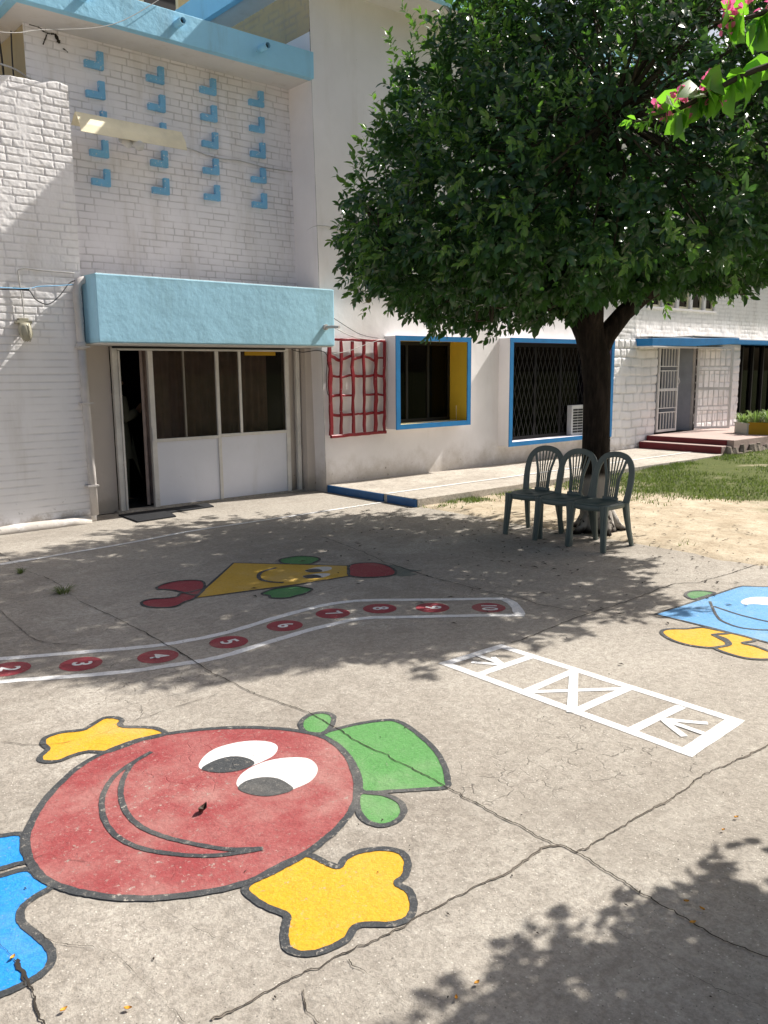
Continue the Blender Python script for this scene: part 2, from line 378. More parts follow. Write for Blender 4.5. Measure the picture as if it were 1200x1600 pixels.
def panel(name, mat, parent, x0, x1, z0, z1, Y, res, bl, bh, mort, depth, rough, seed, holes=(), zt=None, xl=None, low=None, bulge=0., irregular=.35, nscale=14., wave=.15):
    """a wall face in the x-z plane with modelled masonry courses; bl None = plain plaster"""
    nx = max(2, int((x1-x0)/res)+1); nz = max(2, int((z1-z0)/res)+1)
    xs = np.linspace(x0, x1, nx); zs = np.linspace(z0, z1, nz)
    X, Z = np.meshgrid(xs, zs)
    h = vnoise(X*nscale, Z*nscale, seed, 4, .6)*rough
    J = np.zeros_like(X)
    if bl:
        Zw = Z + vnoise(X*2.2, Z*2.2, seed+3, 2)*bh*wave*(1. if low is None else .15+.85*np.clip((Z-low+.15)/.3, 0., 1.))
        row = np.floor(Zw/bh).astype(int); fz = Zw/bh-row
        r = np.random.default_rng(seed+1)
        dz = np.minimum(fz, 1-fz)*bh
        dx = np.full_like(X, 9.); off = np.zeros_like(X); tilt = np.zeros_like(X); uu = np.zeros_like(X)
        for rr in range(row.min(), row.max()+1):
            js = [x0-1-r.random()*bl]
            while js[-1] < x1+1: js.append(js[-1] + bl*(.55 if r.random() < irregular else 1.)*(1+(r.random()-.5)*.16))
            js = np.array(js); mk = row == rr
            xx = X[mk] + vnoise(X[mk]*3, Z[mk]*9, seed+5, 2)*.008
            k = np.clip(np.searchsorted(js, xx)-1, 0, len(js)-2)
            dx[mk] = np.minimum(xx-js[k], js[k+1]-xx); uu[mk] = (xx-js[k])/(js[k+1]-js[k])
            off[mk] = (r.random(len(js))-.5)[k]; tilt[mk] = (r.random(len(js))-.5)[k]
        vis = 1. if low is None else np.clip((Z-low+.15)/.3, 0., 1.)
        jz = np.clip(1-(dz-mort*.25)/(mort*.75), 0, 1); jx = np.clip(1-(dx-mort*.25)/(mort*.75), 0, 1)*vis
        pres = np.clip(.75+vnoise(X*5, Z*5, seed+8, 3)*1.1, .15, 1.)
        J = np.maximum(jz, jx); J = J*J*(3-2*J)*pres
        h = h*(vis if low is None else (.08+.92*vis)) + (off*.4 + tilt*(fz-.5)*.8)*rough*1.3*vis
        if bulge: h = h + bulge*(1-(2*fz-1)**4)*(1-(2*uu-1)**6)
        h = h - J*depth
    if zt is not None:
        zz = zt(xs); Z = np.minimum(Z, zz[None, :]) if False else Z + np.clip((Z-(z1-.12))/.12, 0, 1)*(zz-z1)[None, :]
    if xl is not None:
        sh = xl(Z); X = X + sh*(1-(X-x0)/(x1-x0))
    V = np.stack([X, Y-h, Z], -1).reshape(-1, 3)
    i = np.arange(nx-1)[None, :] + nx*np.arange(nz-1)[:, None]
    F = np.stack([i, i+1, i+nx+1, i+nx], -1).reshape(-1, 4)
    if holes:
        c = V[F].mean(1); keep = np.ones(len(F), bool)
        for (a, b_, c0, d) in holes: keep &= ~((c[:,0] > a) & (c[:,0] < b_) & (c[:,2] > c0) & (c[:,2] < d))
        F = F[keep]
    o = raw_mesh(name, V, F, mat, parent, smooth=True)
    if bl:
        at = o.data.attributes.new('joint', 'FLOAT', 'POINT')
        if len(at.data) == J.size: at.data.foreach_set('value', J.ravel().astype(np.float32))
    return o

def catmull(pts, closed=True, sub=5):
    p = [Vector((q[0], q[1], 0)) if len(q) == 2 else Vector(q) for q in pts]; n = len(p); out = []
    for i in range(n if closed else n-1):
        g = lambda k: p[k % n] if closed else p[min(max(k, 0), n-1)]
        a, b_, c, d = g(i-1), g(i), g(i+1), g(i+2)
        for s in range(sub):
            t = s/sub
            out.append(.5*((2*b_)+(c-a)*t+(2*a-5*b_+4*c-d)*t*t+(3*b_-a-3*c+d)*t**3))
    if not closed: out.append(p[-1])
    return out
def fill(name, pts, mat, z, parent=None, smooth=True, sub=5):
    q = catmull(pts, True, sub) if smooth else [Vector((a[0], a[1], 0)) for a in pts]
    o0 = parent_origin(parent) if parent else Vector((0,0,0))
    bm = bmesh.new()
    vs = [bm.verts.new((a.x-o0.x, a.y-o0.y, z-o0.z)) for a in q]
    bm.faces.new(vs); bmesh.ops.triangulate(bm, faces=bm.faces[:])
    for f in bm.faces:
        f.normal_update()
        if f.normal.z < 0: f.normal_flip()
    me = bpy.data.meshes.new(name); bm.to_mesh(me); bm.free(); me.materials.append(M[mat])
    o = bpy.data.objects.new(name, me); col.objects.link(o)
    if parent: o.parent = parent
    return o
def ribbon(mb, pts, w, z, closed=False, smooth=True, jit=.12, sub=5):
    q = catmull(pts, closed, sub) if smooth else [Vector((a[0], a[1], 0)) for a in pts]
    n = len(q); L = []; Rr = []
    for i, p in enumerate(q):
        a = q[(i-1) % n] if closed else q[max(i-1, 0)]; c = q[(i+1) % n] if closed else q[min(i+1, n-1)]
        d = (c-a); d = d.normalized() if d.length > 1e-6 else Vector((1,0,0)); s = Vector((-d.y, d.x, 0))
        ww = (w[i*len(w)//n] if hasattr(w, '__len__') else w)/2
        L.append(p + s*ww*(1+random.uniform(-jit, jit))); Rr.append(p - s*ww*(1+random.uniform(-jit, jit)))
    vs = [(a.x, a.y, z+.00045*i/n) for i, a in enumerate(L)] + [(a.x, a.y, z+.00045*i/n) for i, a in enumerate(Rr)]
    m = n if closed else n-1
    mb.add(vs, [(i, n+i, n+(i+1) % n, (i+1) % n) for i in range(m)])
    return mb
D = {'round_body':[(0.845,3.01),(0.887,3.096),(0.979,3.23),(1.101,3.357),(1.241,3.463),(1.384,3.511),(1.52,3.524),(1.642,3.497),(1.79,3.433),(1.912,3.353),(2.022,3.253),(2.118,3.132),(2.178,2.998),(2.182,2.884),(2.144,2.737),(2.058,2.575),(1.961,2.445),(1.865,2.363),(1.75,2.3),(1.63,2.259),(1.55,2.242),(1.462,2.234),(1.381,2.231),(1.309,2.238),(1.211,2.269),(1.112,2.321),(1.021,2.384),(0.947,2.455),(0.897,2.521),(0.857,2.584),(0.822,2.663),(0.805,2.744),(0.806,2.834),(0.82,2.926)],'round_mouth_in':[(1.511,3.366),(1.409,3.322),(1.325,3.232),(1.264,3.132),(1.222,3.025),(1.198,2.91),(1.2,2.797),(1.228,2.695),(1.273,2.601),(1.321,2.518),(1.373,2.445),(1.464,2.371)],'round_mouth_out':[(1.511,3.366),(1.388,3.316),(1.294,3.26),(1.216,3.175),(1.155,3.065),(1.116,2.946),(1.102,2.832),(1.113,2.737),(1.145,2.648),(1.196,2.57),(1.251,2.503),(1.312,2.448),(1.383,2.408),(1.464,2.371)],'round_eye1':[(1.6,3.093),(1.66,3.161),(1.741,3.201),(1.838,3.194),(1.917,3.155),(1.968,3.088),(1.965,3.026),(1.912,2.971),(1.849,2.952),(1.785,2.946),(1.719,2.948),(1.651,2.977),(1.609,3.033)],'round_pupil1':[(1.599,3.066),(1.662,3.095),(1.729,3.094),(1.779,3.064),(1.804,3.007),(1.797,2.955),(1.743,2.941),(1.677,2.958),(1.626,2.999)],'round_eye2':[(1.638,2.84),(1.692,2.903),(1.769,2.936),(1.859,2.938),(1.939,2.905),(1.999,2.842),(1.991,2.761),(1.946,2.699),(1.878,2.66),(1.796,2.655),(1.74,2.656),(1.677,2.687),(1.638,2.755)],'round_pupil2':[(1.628,2.814),(1.683,2.844),(1.75,2.829),(1.794,2.78),(1.804,2.713),(1.793,2.654),(1.738,2.653),(1.675,2.684),(1.634,2.75)],'round_hat':[(2.194,2.995),(2.271,3.0),(2.375,2.983),(2.487,2.942),(2.556,2.892),(2.56,2.798),(2.527,2.656),(2.476,2.514),(2.401,2.384),(2.325,2.29),(2.272,2.25),(2.19,2.302),(2.098,2.364),(2.027,2.415),(1.996,2.463),(2.059,2.552),(2.133,2.697),(2.177,2.835)],'round_lobe1':[(2.204,3.003),(2.157,3.062),(2.167,3.123),(2.214,3.188),(2.295,3.221),(2.359,3.194),(2.364,3.127),(2.299,3.051),(2.23,3.008)],'round_lobe2':[(1.973,2.447),(1.904,2.375),(1.866,2.294),(1.869,2.229),(1.905,2.193),(1.965,2.194),(2.022,2.23),(2.054,2.292),(2.05,2.357),(2.017,2.415)],'round_hand1':[(1.642,3.497),(1.644,3.582),(1.597,3.648),(1.536,3.709),(1.531,3.755),(1.558,3.791),(1.546,3.846),(1.5,3.875),(1.426,3.838),(1.369,3.812),(1.281,3.851),(1.207,3.844),(1.171,3.782),(1.17,3.714),(1.117,3.659),(1.108,3.607),(1.159,3.562),(1.231,3.572),(1.298,3.563),(1.362,3.501),(1.435,3.502),(1.533,3.512)],'round_hand2':[(1.298,2.219),(1.403,2.241),(1.502,2.245),(1.565,2.229),(1.583,2.151),(1.601,2.104),(1.65,2.128),(1.718,2.125),(1.791,2.082),(1.821,2.023),(1.798,1.965),(1.739,1.913),(1.69,1.898),(1.691,1.842),(1.655,1.78),(1.598,1.741),(1.537,1.754),(1.458,1.817),(1.392,1.793),(1.327,1.794),(1.262,1.819),(1.233,1.867),(1.249,1.92),(1.293,1.975),(1.317,2.009),(1.295,2.075),(1.284,2.15)],'round_leg1':[(0.705,3.118),(0.779,3.096),(0.844,3.052),(0.817,2.951),(0.806,2.865),(0.763,2.869),(0.714,2.877),(0.642,2.887)],'round_leg2':[(0.63,2.843),(0.701,2.834),(0.788,2.81),(0.798,2.742),(0.813,2.659),(0.743,2.632),(0.695,2.595),(0.677,2.523),(0.692,2.427),(0.7,2.351),(0.683,2.29),(0.646,2.259),(0.594,2.248),(0.529,2.252),(0.475,2.273),(0.455,2.388),(0.49,2.571),(0.559,2.755)],'kite_body':[(3.749,6.399),(4.095,6.012),(4.436,5.618),(4.325,5.461),(4.206,5.312),(3.73,5.38),(3.31,5.48),(2.915,5.575),(3.297,5.953)],'kite_hook_a':[(3.215,6.007),(3.137,6.112),(3.02,6.143),(2.892,6.102),(2.829,6.025),(2.89,5.928),(2.92,5.841),(2.942,5.703),(2.984,5.645),(3.139,5.822)],'kite_hook_b':[(3.098,5.756),(2.969,5.756),(2.895,5.765),(2.838,5.703),(2.746,5.722),(2.66,5.772),(2.582,5.753),(2.544,5.68),(2.558,5.579),(2.63,5.488),(2.717,5.468),(2.808,5.527),(2.918,5.573)],'kite_leaf1':[(4.068,6.089),(4.138,6.224),(4.326,6.228),(4.425,6.094),(4.401,5.979),(4.295,5.917),(4.223,5.893),(4.137,5.96)],'kite_leaf2':[(3.499,5.386),(3.363,5.334),(3.377,5.253),(3.352,5.181),(3.442,5.099),(3.537,5.106),(3.608,5.108),(3.727,5.176),(3.694,5.329),(3.605,5.371)],'kite_mouth':[(3.928,5.977),(3.762,5.935),(3.654,5.836),(3.597,5.698),(3.623,5.575),(3.681,5.5)],'kite_eye1':[(4.054,5.724),(4.199,5.75),(4.289,5.691),(4.255,5.611),(4.154,5.583),(4.048,5.634)],'kite_pupil1':[(4.054,5.724),(4.15,5.72),(4.168,5.655),(4.133,5.591),(4.048,5.634)],'kite_eye2':[(3.925,5.573),(4.04,5.57),(4.135,5.506),(4.109,5.448),(4.01,5.426),(3.906,5.489)],'kite_pupil2':[(3.925,5.573),(4.01,5.564),(4.035,5.494),(4.003,5.433),(3.906,5.489)],'kite_ball':[(4.322,5.464),(4.458,5.61),(4.583,5.609),(4.679,5.52),(4.685,5.36),(4.612,5.182),(4.518,5.092),(4.406,5.104),(4.27,5.196),(4.224,5.319)],'kite_tail':[(4.595,5.162),(4.724,5.388),(4.758,5.28),(4.747,5.142),(4.8,5.044),(4.675,5.064),(4.674,4.971),(4.537,5.005),(4.523,5.088)],'sq_body':[(5.102,3.001),(5.67,2.98),(6.196,2.965),(6.276,2.953),(6.45,2.748),(6.635,2.503),(6.218,2.192),(5.537,1.905),(5.013,1.799),(4.988,1.971),(5.067,2.198),(5.08,2.375),(5.092,2.591),(5.099,2.794)],'sq_green':[(5.745,3.134),(5.846,3.146),(5.92,3.09),(5.933,3.002),(5.827,2.997),(5.711,3.002),(5.644,3.017),(5.674,3.085)],'sq_eye1':[(5.822,2.743),(5.925,2.765),(6.023,2.747),(6.104,2.672),(6.103,2.601),(6.041,2.542),(5.94,2.528),(5.895,2.577),(5.844,2.662),(5.788,2.691)],'sq_eye2':[(5.985,2.48),(6.086,2.493),(6.165,2.466),(6.187,2.399),(6.141,2.336),(6.036,2.323),(5.975,2.371),(5.942,2.423)],'sq_mouth_a':[(5.679,2.906),(5.441,2.744),(5.319,2.649),(5.277,2.598),(5.258,2.55)],'sq_mouth_b':[(5.578,2.824),(5.53,2.672),(5.503,2.545),(5.498,2.395),(5.512,2.26)],'sq_mouth_c':[(5.277,2.598),(5.239,2.504),(5.243,2.419),(5.314,2.311),(5.438,2.228)],'sq_shoe1':[(4.771,2.758),(4.838,2.767),(4.899,2.734),(4.956,2.682),(5.055,2.631),(5.074,2.552),(5.075,2.451),(4.975,2.5),(4.954,2.496),(4.928,2.444),(4.889,2.378),(4.831,2.347),(4.753,2.363),(4.691,2.42),(4.659,2.515),(4.67,2.616),(4.713,2.701)],'sq_shoe2':[(4.967,2.496),(5.032,2.472),(5.082,2.426),(5.061,2.277),(4.944,2.299),(4.941,2.22),(4.911,2.114),(4.89,2.035),(4.821,2.011),(4.766,2.061),(4.707,2.122),(4.686,2.215),(4.723,2.365),(4.832,2.338),(4.89,2.359),(4.947,2.421)],'track_top':[(1.125,5.31),(1.388,5.152),(1.558,5.062),(1.732,4.971),(1.909,4.878),(2.091,4.789),(2.265,4.72),(2.417,4.691),(2.604,4.672),(2.823,4.69),(3.068,4.73),(3.315,4.751),(3.502,4.757),(3.644,4.735),(3.777,4.685),(3.89,4.609),(4.096,4.432),(4.303,4.255),(4.513,4.082),(4.627,3.984)],'track_cap':[(4.622,3.989),(4.595,3.886),(4.525,3.776),(4.393,3.628)],'track_bot':[(1.023,4.888),(1.27,4.754),(1.427,4.668),(1.584,4.575),(1.746,4.486),(1.916,4.407),(2.102,4.351),(2.295,4.294),(2.476,4.285),(2.687,4.309),(2.911,4.334),(3.14,4.348),(3.307,4.341),(3.458,4.333),(3.602,4.27),(3.797,4.109),(3.999,3.954),(4.198,3.795),(4.411,3.605)],'discs':[(1.37,4.932),(1.718,4.732),(2.117,4.545),(2.575,4.492),(3.034,4.538),(3.45,4.546),(3.776,4.414),(4.072,4.173),(4.37,3.899)],'hop':[(3.314,3.288),(3.791,3.273),(3.794,1.777),(3.304,1.754)],'hop_l':[(3.318,3.034),(3.308,2.699),(3.278,2.363),(3.294,2.052)],'hop_r':[(3.769,3.03),(3.768,2.711),(3.759,2.357),(3.758,2.038)],'arrow1':[(3.443,3.202),(3.547,3.046),(3.601,3.176),(3.547,3.046),(3.556,3.275),(3.547,3.046)],'arrow2':[(3.661,1.847),(3.542,2.021),(3.442,1.845),(3.542,2.021),(3.539,1.796),(3.542,2.021)],'cracks':{'j1':([(2.236,6.084),(2.263,5.299),(2.259,4.703),(2.225,4.094),(2.235,3.635),(2.289,3.301),(2.293,3.039),(2.274,2.82),(2.28,2.477),(2.284,2.247),(2.269,2.022),(2.274,1.803),(2.277,1.66),(2.286,1.597),(2.274,1.47),(2.253,1.333),(2.243,1.189),(2.234,1.038),(2.252,0.911),(2.258,0.738)],0.016),'j2':([(3.981,1.518),(3.64,1.546),(3.381,1.568),(3.158,1.596),(2.94,1.589),(2.713,1.593),(2.468,1.601),(2.296,1.604),(2.252,1.698),(1.975,1.698),(1.747,1.716),(1.579,1.718),(1.396,1.744),(1.218,1.759),(1.055,1.772),(0.917,1.773)],0.009),'j3':([(7.529,3.151),(7.133,3.21),(6.615,3.216),(6.244,3.239),(6.119,3.243),(5.916,3.348),(5.241,3.317),(4.62,3.32),(4.158,3.283),(3.887,3.269)],0.02),'j4':([(5.051,6.851),(4.91,6.046),(4.771,5.514),(4.691,4.852),(4.685,4.514),(4.685,4.146),(4.741,3.92),(4.703,3.72),(4.76,3.422),(4.827,3.15)],0.02),'c1':([(2.312,8.893),(2.315,8.281),(2.268,7.541),(2.287,7.172),(2.302,6.804),(2.236,6.084)],0.012),'c2':([(1.678,6.597),(1.701,6.21),(1.676,5.682),(1.675,5.355),(1.801,5.12),(1.912,4.986)],0.008),'c3':([(1.534,5.645),(1.791,5.673),(2.009,5.673),(2.272,5.641),(2.58,5.672)],0.006),'c4':([(2.286,4.957),(2.568,4.962),(2.936,4.968),(3.367,5.042),(3.731,5.076),(4.165,5.135),(4.905,5.32)],0.007),'c5':([(2.718,6.476),(3.034,6.51),(3.588,6.513),(4.248,6.587),(4.726,6.626)],0.006),'c6':([(0.601,2.376),(0.601,2.238),(0.594,2.149),(0.592,2.06),(0.586,1.927)],0.022),'c7':([(1.022,2.33),(1.065,2.154),(1.118,2.014),(1.159,1.867),(1.21,1.748)],0.004),'c8':([(0.697,2.442),(0.737,2.337),(0.807,2.267),(0.841,2.163),(0.849,2.052),(0.857,1.947),(0.866,1.818)],0.005),'c9':([(1.34,1.721),(1.336,1.671),(1.35,1.575),(1.347,1.466)],0.005),'c10':([(1.029,3.94),(1.173,3.765),(1.392,3.706),(1.672,3.751),(1.926,3.763),(2.082,3.773)],0.007),'c11':([(0.706,2.852),(0.792,2.852),(0.859,2.855),(0.9,2.781),(0.977,2.686)],0.004),'c12':([(2.036,1.331),(2.023,1.188),(2.02,1.082),(2.034,0.936),(2.057,0.822)],0.006),'c13':([(2.668,3.303),(2.986,3.242),(3.321,3.169),(3.765,3.216)],0.004),'c14':([(1.714,3.954),(1.66,3.783),(1.536,3.672)],0.004),'c15':([(0.599,2.49),(0.596,2.417),(0.598,2.309),(0.592,2.246)],0.012),'c16':([(1.161,1.71),(1.139,1.635),(1.132,1.582)],0.008)},'whiteline':[(1.845,7.771),(2.164,7.771),(2.758,7.828),(3.423,7.892),(4.21,8.029),(5.029,8.046),(5.954,8.064),(6.922,8.091)],'seeds':[(1.761,2.645),(1.87,2.033),(2.007,1.669),(2.253,1.333),(1.84,1.426),(1.701,1.671),(1.822,2.266),(2.512,1.344),(2.504,1.598),(3.094,3.305),(1.424,4.028),(0.742,2.7),(1.094,1.737),(1.371,2.441),(2.914,2.07),(3.074,1.469),(1.678,1.986),(1.851,2.012),(2.269,3.11),(3.035,2.628),(3.606,2.706),(0.912,2.101),(1.986,0.947),(1.449,1.422),(1.699,3.161)],'petals':[(2.314,1.203),(2.316,1.15),(1.461,1.402),(1.544,1.403),(2.233,1.136),(0.771,1.962),(0.639,2.072),(2.804,1.33),(0.601,2.376),(2.925,1.341)]}
# ------------------------------------------------------------------ ground
g = MB(); g.quad((-400,-400,-.06),(400,-400,-.06),(400,400,-.06),(-400,400,-.06))
structure(g.build('ground', 'dirt'))
g = MB(); g.box(-14, 7.10, -12, 9.72, -.05, 0.)
structure(g.build('concrete_yard', 'concrete'))
# sandy soil: its edge rises raggedly through the edge of the concrete
nx, ny = 300, 300
xs = np.concatenate([np.linspace(6.75, 12, 200), np.linspace(12.08, 40, 100)]); ys = np.linspace(-14, 7.52, ny)
X, Y = np.meshgrid(xs, ys)
Zd = np.clip((X-7.12)*.12, -.04, .012) + vnoise(X*3.1, Y*3.1, 11, 5, .6)*.022 + np.clip((X-9)*.012, 0, .09)
V = np.stack([X, Y, Zd], -1).reshape(-1, 3); i = np.arange(nx-1)[None, :] + nx*np.arange(ny-1)[:, None]
structure(raw_mesh('soil', V, np.stack([i, i+1, i+nx+1, i+nx], -1).reshape(-1, 4), 'dirt', smooth=True))

# raised concrete walk along the white building, its end painted blue
w = MB()
for k, (a, c) in enumerate(((7.045, 9.2), (9.206, 11.2), (11.206, 13.2), (13.206, 15.2))): w.box(a, c, 7.49, 9.36, -.04, .105 - .0015*(k % 2))
structure(w.build('walkway', 'walk', bevel=.006))
w = MB(); w.box(7.028, 7.044, 8.13, 9.33, .0, .1); w.box(7.028, 7.044, 7.5, 8.05, .0, .094)
structure(w.build('walkway_edge', 'stepblue'))

def soil_z(x, y):
    return float(np.clip((x-7.12)*.12, -.04, .012) + vnoise(np.array([x*3.1]), np.array([y*3.1]), 11, 5, .6)[0]*.022 + np.clip((x-9)*.012, 0, .09))

# painted boundary line
w = MB(); ribbon(w, [(-6, 6.9)] + D['whiteline'] + [(7.0, 8.09)], .055, .004)
ribbon(w, [(7.06, 8.10), (9.5, 8.10), (12, 8.11), (14.8, 8.12)], .06, .1105)
tag(structure(w.build('boundary_line', 'p_white')), 'worn white boundary line painted along the yard before the building', 'line')

# cracks and open joints
w = MB(); e = MB()
for k, (pts, wd) in D['cracks'].items():
    q = catmull(pts, False, 16); r2 = []
    for i, p in enumerate(q):
        j = .25 + wd*14
        r2.append(tuple(c_ + mnoise.noise((p.x*9, p.y*9, s_))*.03*j + mnoise.noise((p.x*34, p.y*34, s_+2))*.009 + mnoise.noise((p.x*90, p.y*90, s_+4))*.004 for c_, s_ in ((p.x, 1.), (p.y, 7.))))
    wl = [max(wd*(.30 if k[0] == 'j' else .10), wd*.60*(abs(mnoise.noise((p[0]*5, p[1]*5, 3.)))*1.5 + .6*mnoise.noise((p[0]*22, p[1]*22, 5.)))) for p in r2]
    ribbon(w, r2, wl, .0046, smooth=False, jit=.25)
    if wd > .0075 and wd < .0095: ribbon(e, r2, [x*1.4+.012*abs(mnoise.noise((p[0]*8, p[1]*8, 2.))) for x, p in zip(wl, r2)], .0042, smooth=False, jit=.25)
structure(e.build('worn_crack_edges', 'crackedge'))
structure(w.build('pavement_cracks', 'crack'))

# ------------------------------------------------------------------ painted figures on the concrete
def outline(name, pts_list, w, z, parent, closed=True, mat='p_dark'):
    for j, p in enumerate(pts_list): ribbon(MB(), p, w, z+.00007*j, closed).build(name, mat, parent, recalc=False)
Z0, Z1, Z2, Z3 = .0016, .0026, .0036, .0046
f = empty('painted_figure', (1.4, 2.9, 0), 'large painted round red smiling face with green hat and yellow hands on sunlit concrete', 'ground painting')
fill('red_face', D['round_body'], 'p_red', Z1, f)
fill('hat', D['round_hat'], 'p_green', Z0, f)
for k in ('round_lobe1', 'round_lobe2'): fill('hat_brim', D[k], 'p_green', Z0, f)
for k in ('round_hand1', 'round_hand2'): fill('hand', D[k], 'p_yellow', Z0, f)
for k in ('round_leg1', 'round_leg2'): fill('shoe', D[k], 'p_blue', Z0, f)
for a, c in (('round_eye1', 'round_pupil1'), ('round_eye2', 'round_pupil2')):
    e_ = fill('eye', D[a], 'p_white', Z2, f); fill('pupil', D[c], 'p_dark', Z3, e_)
outline('outline', [D['round_hat'], D['round_lobe1'], D['round_lobe2'], D['round_hand1'], D['round_hand2'], D['round_leg1'], D['round_leg2']], .027, Z2-.0005, f)
outline('face_outline', [D['round_body']], .031, Z3-.0005, f)
outline('mouth', [D['round_mouth_in'], D['round_mouth_out']], .023, Z3, f, False)

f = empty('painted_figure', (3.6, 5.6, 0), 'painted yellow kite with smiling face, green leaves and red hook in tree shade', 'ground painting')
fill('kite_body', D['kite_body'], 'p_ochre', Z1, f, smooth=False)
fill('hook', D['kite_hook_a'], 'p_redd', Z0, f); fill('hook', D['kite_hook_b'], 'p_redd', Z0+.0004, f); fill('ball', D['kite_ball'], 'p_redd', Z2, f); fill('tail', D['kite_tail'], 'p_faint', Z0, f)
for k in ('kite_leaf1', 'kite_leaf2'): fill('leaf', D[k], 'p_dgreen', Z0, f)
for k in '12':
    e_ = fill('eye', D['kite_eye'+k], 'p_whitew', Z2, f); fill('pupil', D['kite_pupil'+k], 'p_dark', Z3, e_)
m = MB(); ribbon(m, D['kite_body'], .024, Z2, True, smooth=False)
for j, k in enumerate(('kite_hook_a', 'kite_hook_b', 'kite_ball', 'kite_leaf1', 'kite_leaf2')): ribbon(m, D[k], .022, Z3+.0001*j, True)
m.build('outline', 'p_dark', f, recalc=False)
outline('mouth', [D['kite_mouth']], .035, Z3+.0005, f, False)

f = empty('painted_figure', (4.6, 3.0, 0), 'painted sky blue face shape with yellow shoes and green hand, half in tree shade', 'ground painting')
fill('blue_face', D['sq_body'], 'p_sky', Z1, f, smooth=False)
fill('hand', D['sq_green'], 'p_dgreen', Z0, f)
for k in ('sq_shoe1', 'sq_shoe2'): fill('shoe', D[k], 'p_yellow', Z0, f)
for k in ('sq_eye1', 'sq_eye2'): fill('eye', D[k], 'p_white', Z2, f)
m = MB(); ribbon(m, D['sq_body'], .022, Z2, True, smooth=False)
for j, k in enumerate(('sq_shoe1', 'sq_shoe2', 'sq_green')): ribbon(m, D[k], .026, Z2+.0005+.0001*j, True)
m.build('outline', 'p_dark', f, recalc=False)
outline('mouth', [D['sq_mouth_a'], D['sq_mouth_b'], D['sq_mouth_c']], .02, Z3, f, False)

f = empty('number_path', (2.6, 4.6, 0), 'curving white lined path of red number discs 2 to 10 painted on concrete', 'number path')
m = MB(); ribbon(m, D['track_top'], .06, Z0, sub=4); ribbon(m, D['track_bot'], .06, Z0, sub=4); ribbon(m, D['track_cap'], .075, Z0+.001, sub=4)
m.build('border', 'p_white', f, recalc=False)
discs = D['discs']
for i, (cx, cy) in enumerate(discs):
    d = fill('number_disc', [(cx+.122*math.cos(t*math.pi/18), cy+.122*math.sin(t*math.pi/18)) for t in range(36)], 'p_redd', Z0, f, smooth=False)
    a = discs[max(i-1, 0)]; c = discs[min(i+1, len(discs)-1)]
    u = Vector((c[0]-a[0], c[1]-a[1])).normalized(); r = Vector((u.y, -u.x))
    cu = bpy.data.curves.new('numeral', 'FONT'); cu.body = str(i+2); cu.size = .155; cu.align_x = 'CENTER'; cu.align_y = 'CENTER'; cu.offset = .0035
    to = bpy.data.objects.new('numeral_text', cu); col.objects.link(to)
    me = bpy.data.meshes.new_from_object(to.evaluated_get(bpy.context.evaluated_depsgraph_get()))
    bpy.data.objects.remove(to); bpy.data.curves.remove(cu)
    o0 = parent_origin(d)
    for v in me.vertices:
        x, y = v.co.x, v.co.y
        v.co = (cx + r.x*x + u.x*y - o0.x, cy + r.y*x + u.y*y - o0.y, Z2-o0.z)
    me.materials.clear(); me.materials.append(M['p_white']); me.name = 'numeral'
    no = bpy.data.objects.new('numeral', me); col.objects.link(no); no.parent = d

f = empty('hopscotch_grid', (3.55, 2.5, 0), 'bright white painted strip of squares with a cross and two arrows on sunlit concrete', 'hopscotch')
A, Bq, C, Dq = D['hop']; hl, hr = D['hop_l'], D['hop_r']
m = MB()
for j, (a, c) in enumerate(((A, Bq), (Bq, C), (C, Dq), (Dq, A))):
    n_ = 8; dx_, dy_ = c[0]-a[0], c[1]-a[1]; L_ = math.hypot(dx_, dy_); ex = .03/L_
    ribbon(m, [(a[0]+dx_*t, a[1]+dy_*t) for t in [-ex + (1+2*ex)*q/n_ for q in range(n_+1)]], (.058, .058, .074, .058)[j], Z0+.00012*j, smooth=False, jit=.07)
for j, (a, c) in enumerate(zip(hl, hr)): ribbon(m, [a, ((a[0]+c[0])/2+.004, (a[1]+c[1])/2), c], .056, Z0+.0006+.0001*j, smooth=False)
m.build('grid_lines', 'p_white', f, recalc=False)
m = MB(); ribbon(m, [hl[1], ((hl[1][0]+hr[2][0])/2, (hl[1][1]+hr[2][1])/2), hr[2]], .04, Z1, smooth=False); ribbon(m, [hr[1], ((hr[1][0]+hl[2][0])/2, (hr[1][1]+hl[2][1])/2), hl[2]], .052, Z2, smooth=False)
m.build('cross', 'p_white', f, recalc=False)
for k in ('arrow1', 'arrow2'):
    p = D[k]; m = MB()
    for j in (0, 2, 4): ribbon(m, [p[j], ((p[j][0]+p[j+1][0])/2, (p[j][1]+p[j+1][1])/2), p[j+1]], .036, Z1+.0003*j, smooth=False)
    m.build('arrow', 'p_white', f, recalc=False)

# small litter
def curl_leaf(name, x, y, L, rz, mat, h=.02):
    vs = []; fs = []
    for i in range(6):
        t = i/5; wd = math.sin(math.pi*min(.98, t+.03))*.28*L
        for s in (-1, 0, 1):
            px_, py_ = (t-.5)*L, s*wd
            vs.append((x+px_*math.cos(rz)-py_*math.sin(rz), y+px_*math.sin(rz)+py_*math.cos(rz), .007+h*(t-.5)**2*4*.6+abs(s)*h*.8))
    for i in range(5):
        for s in (0, 1): a = i*3+s; fs.append((a, a+3, a+4, a+1))
    vs += [(v[0], v[1], v[2]+.0015) for v in vs[:]]; n = 18
    fs += [tuple(q+n for q in reversed(f_)) for f_ in fs[:]]
    return MB().add(vs, fs).build(name, mat, recalc=False)
tag(curl_leaf('dry_leaf', 1.427, 2.742, .055, .5, 'dryleaf', .018), 'curled dark dry leaf lying on the painted red face', 'leaf')
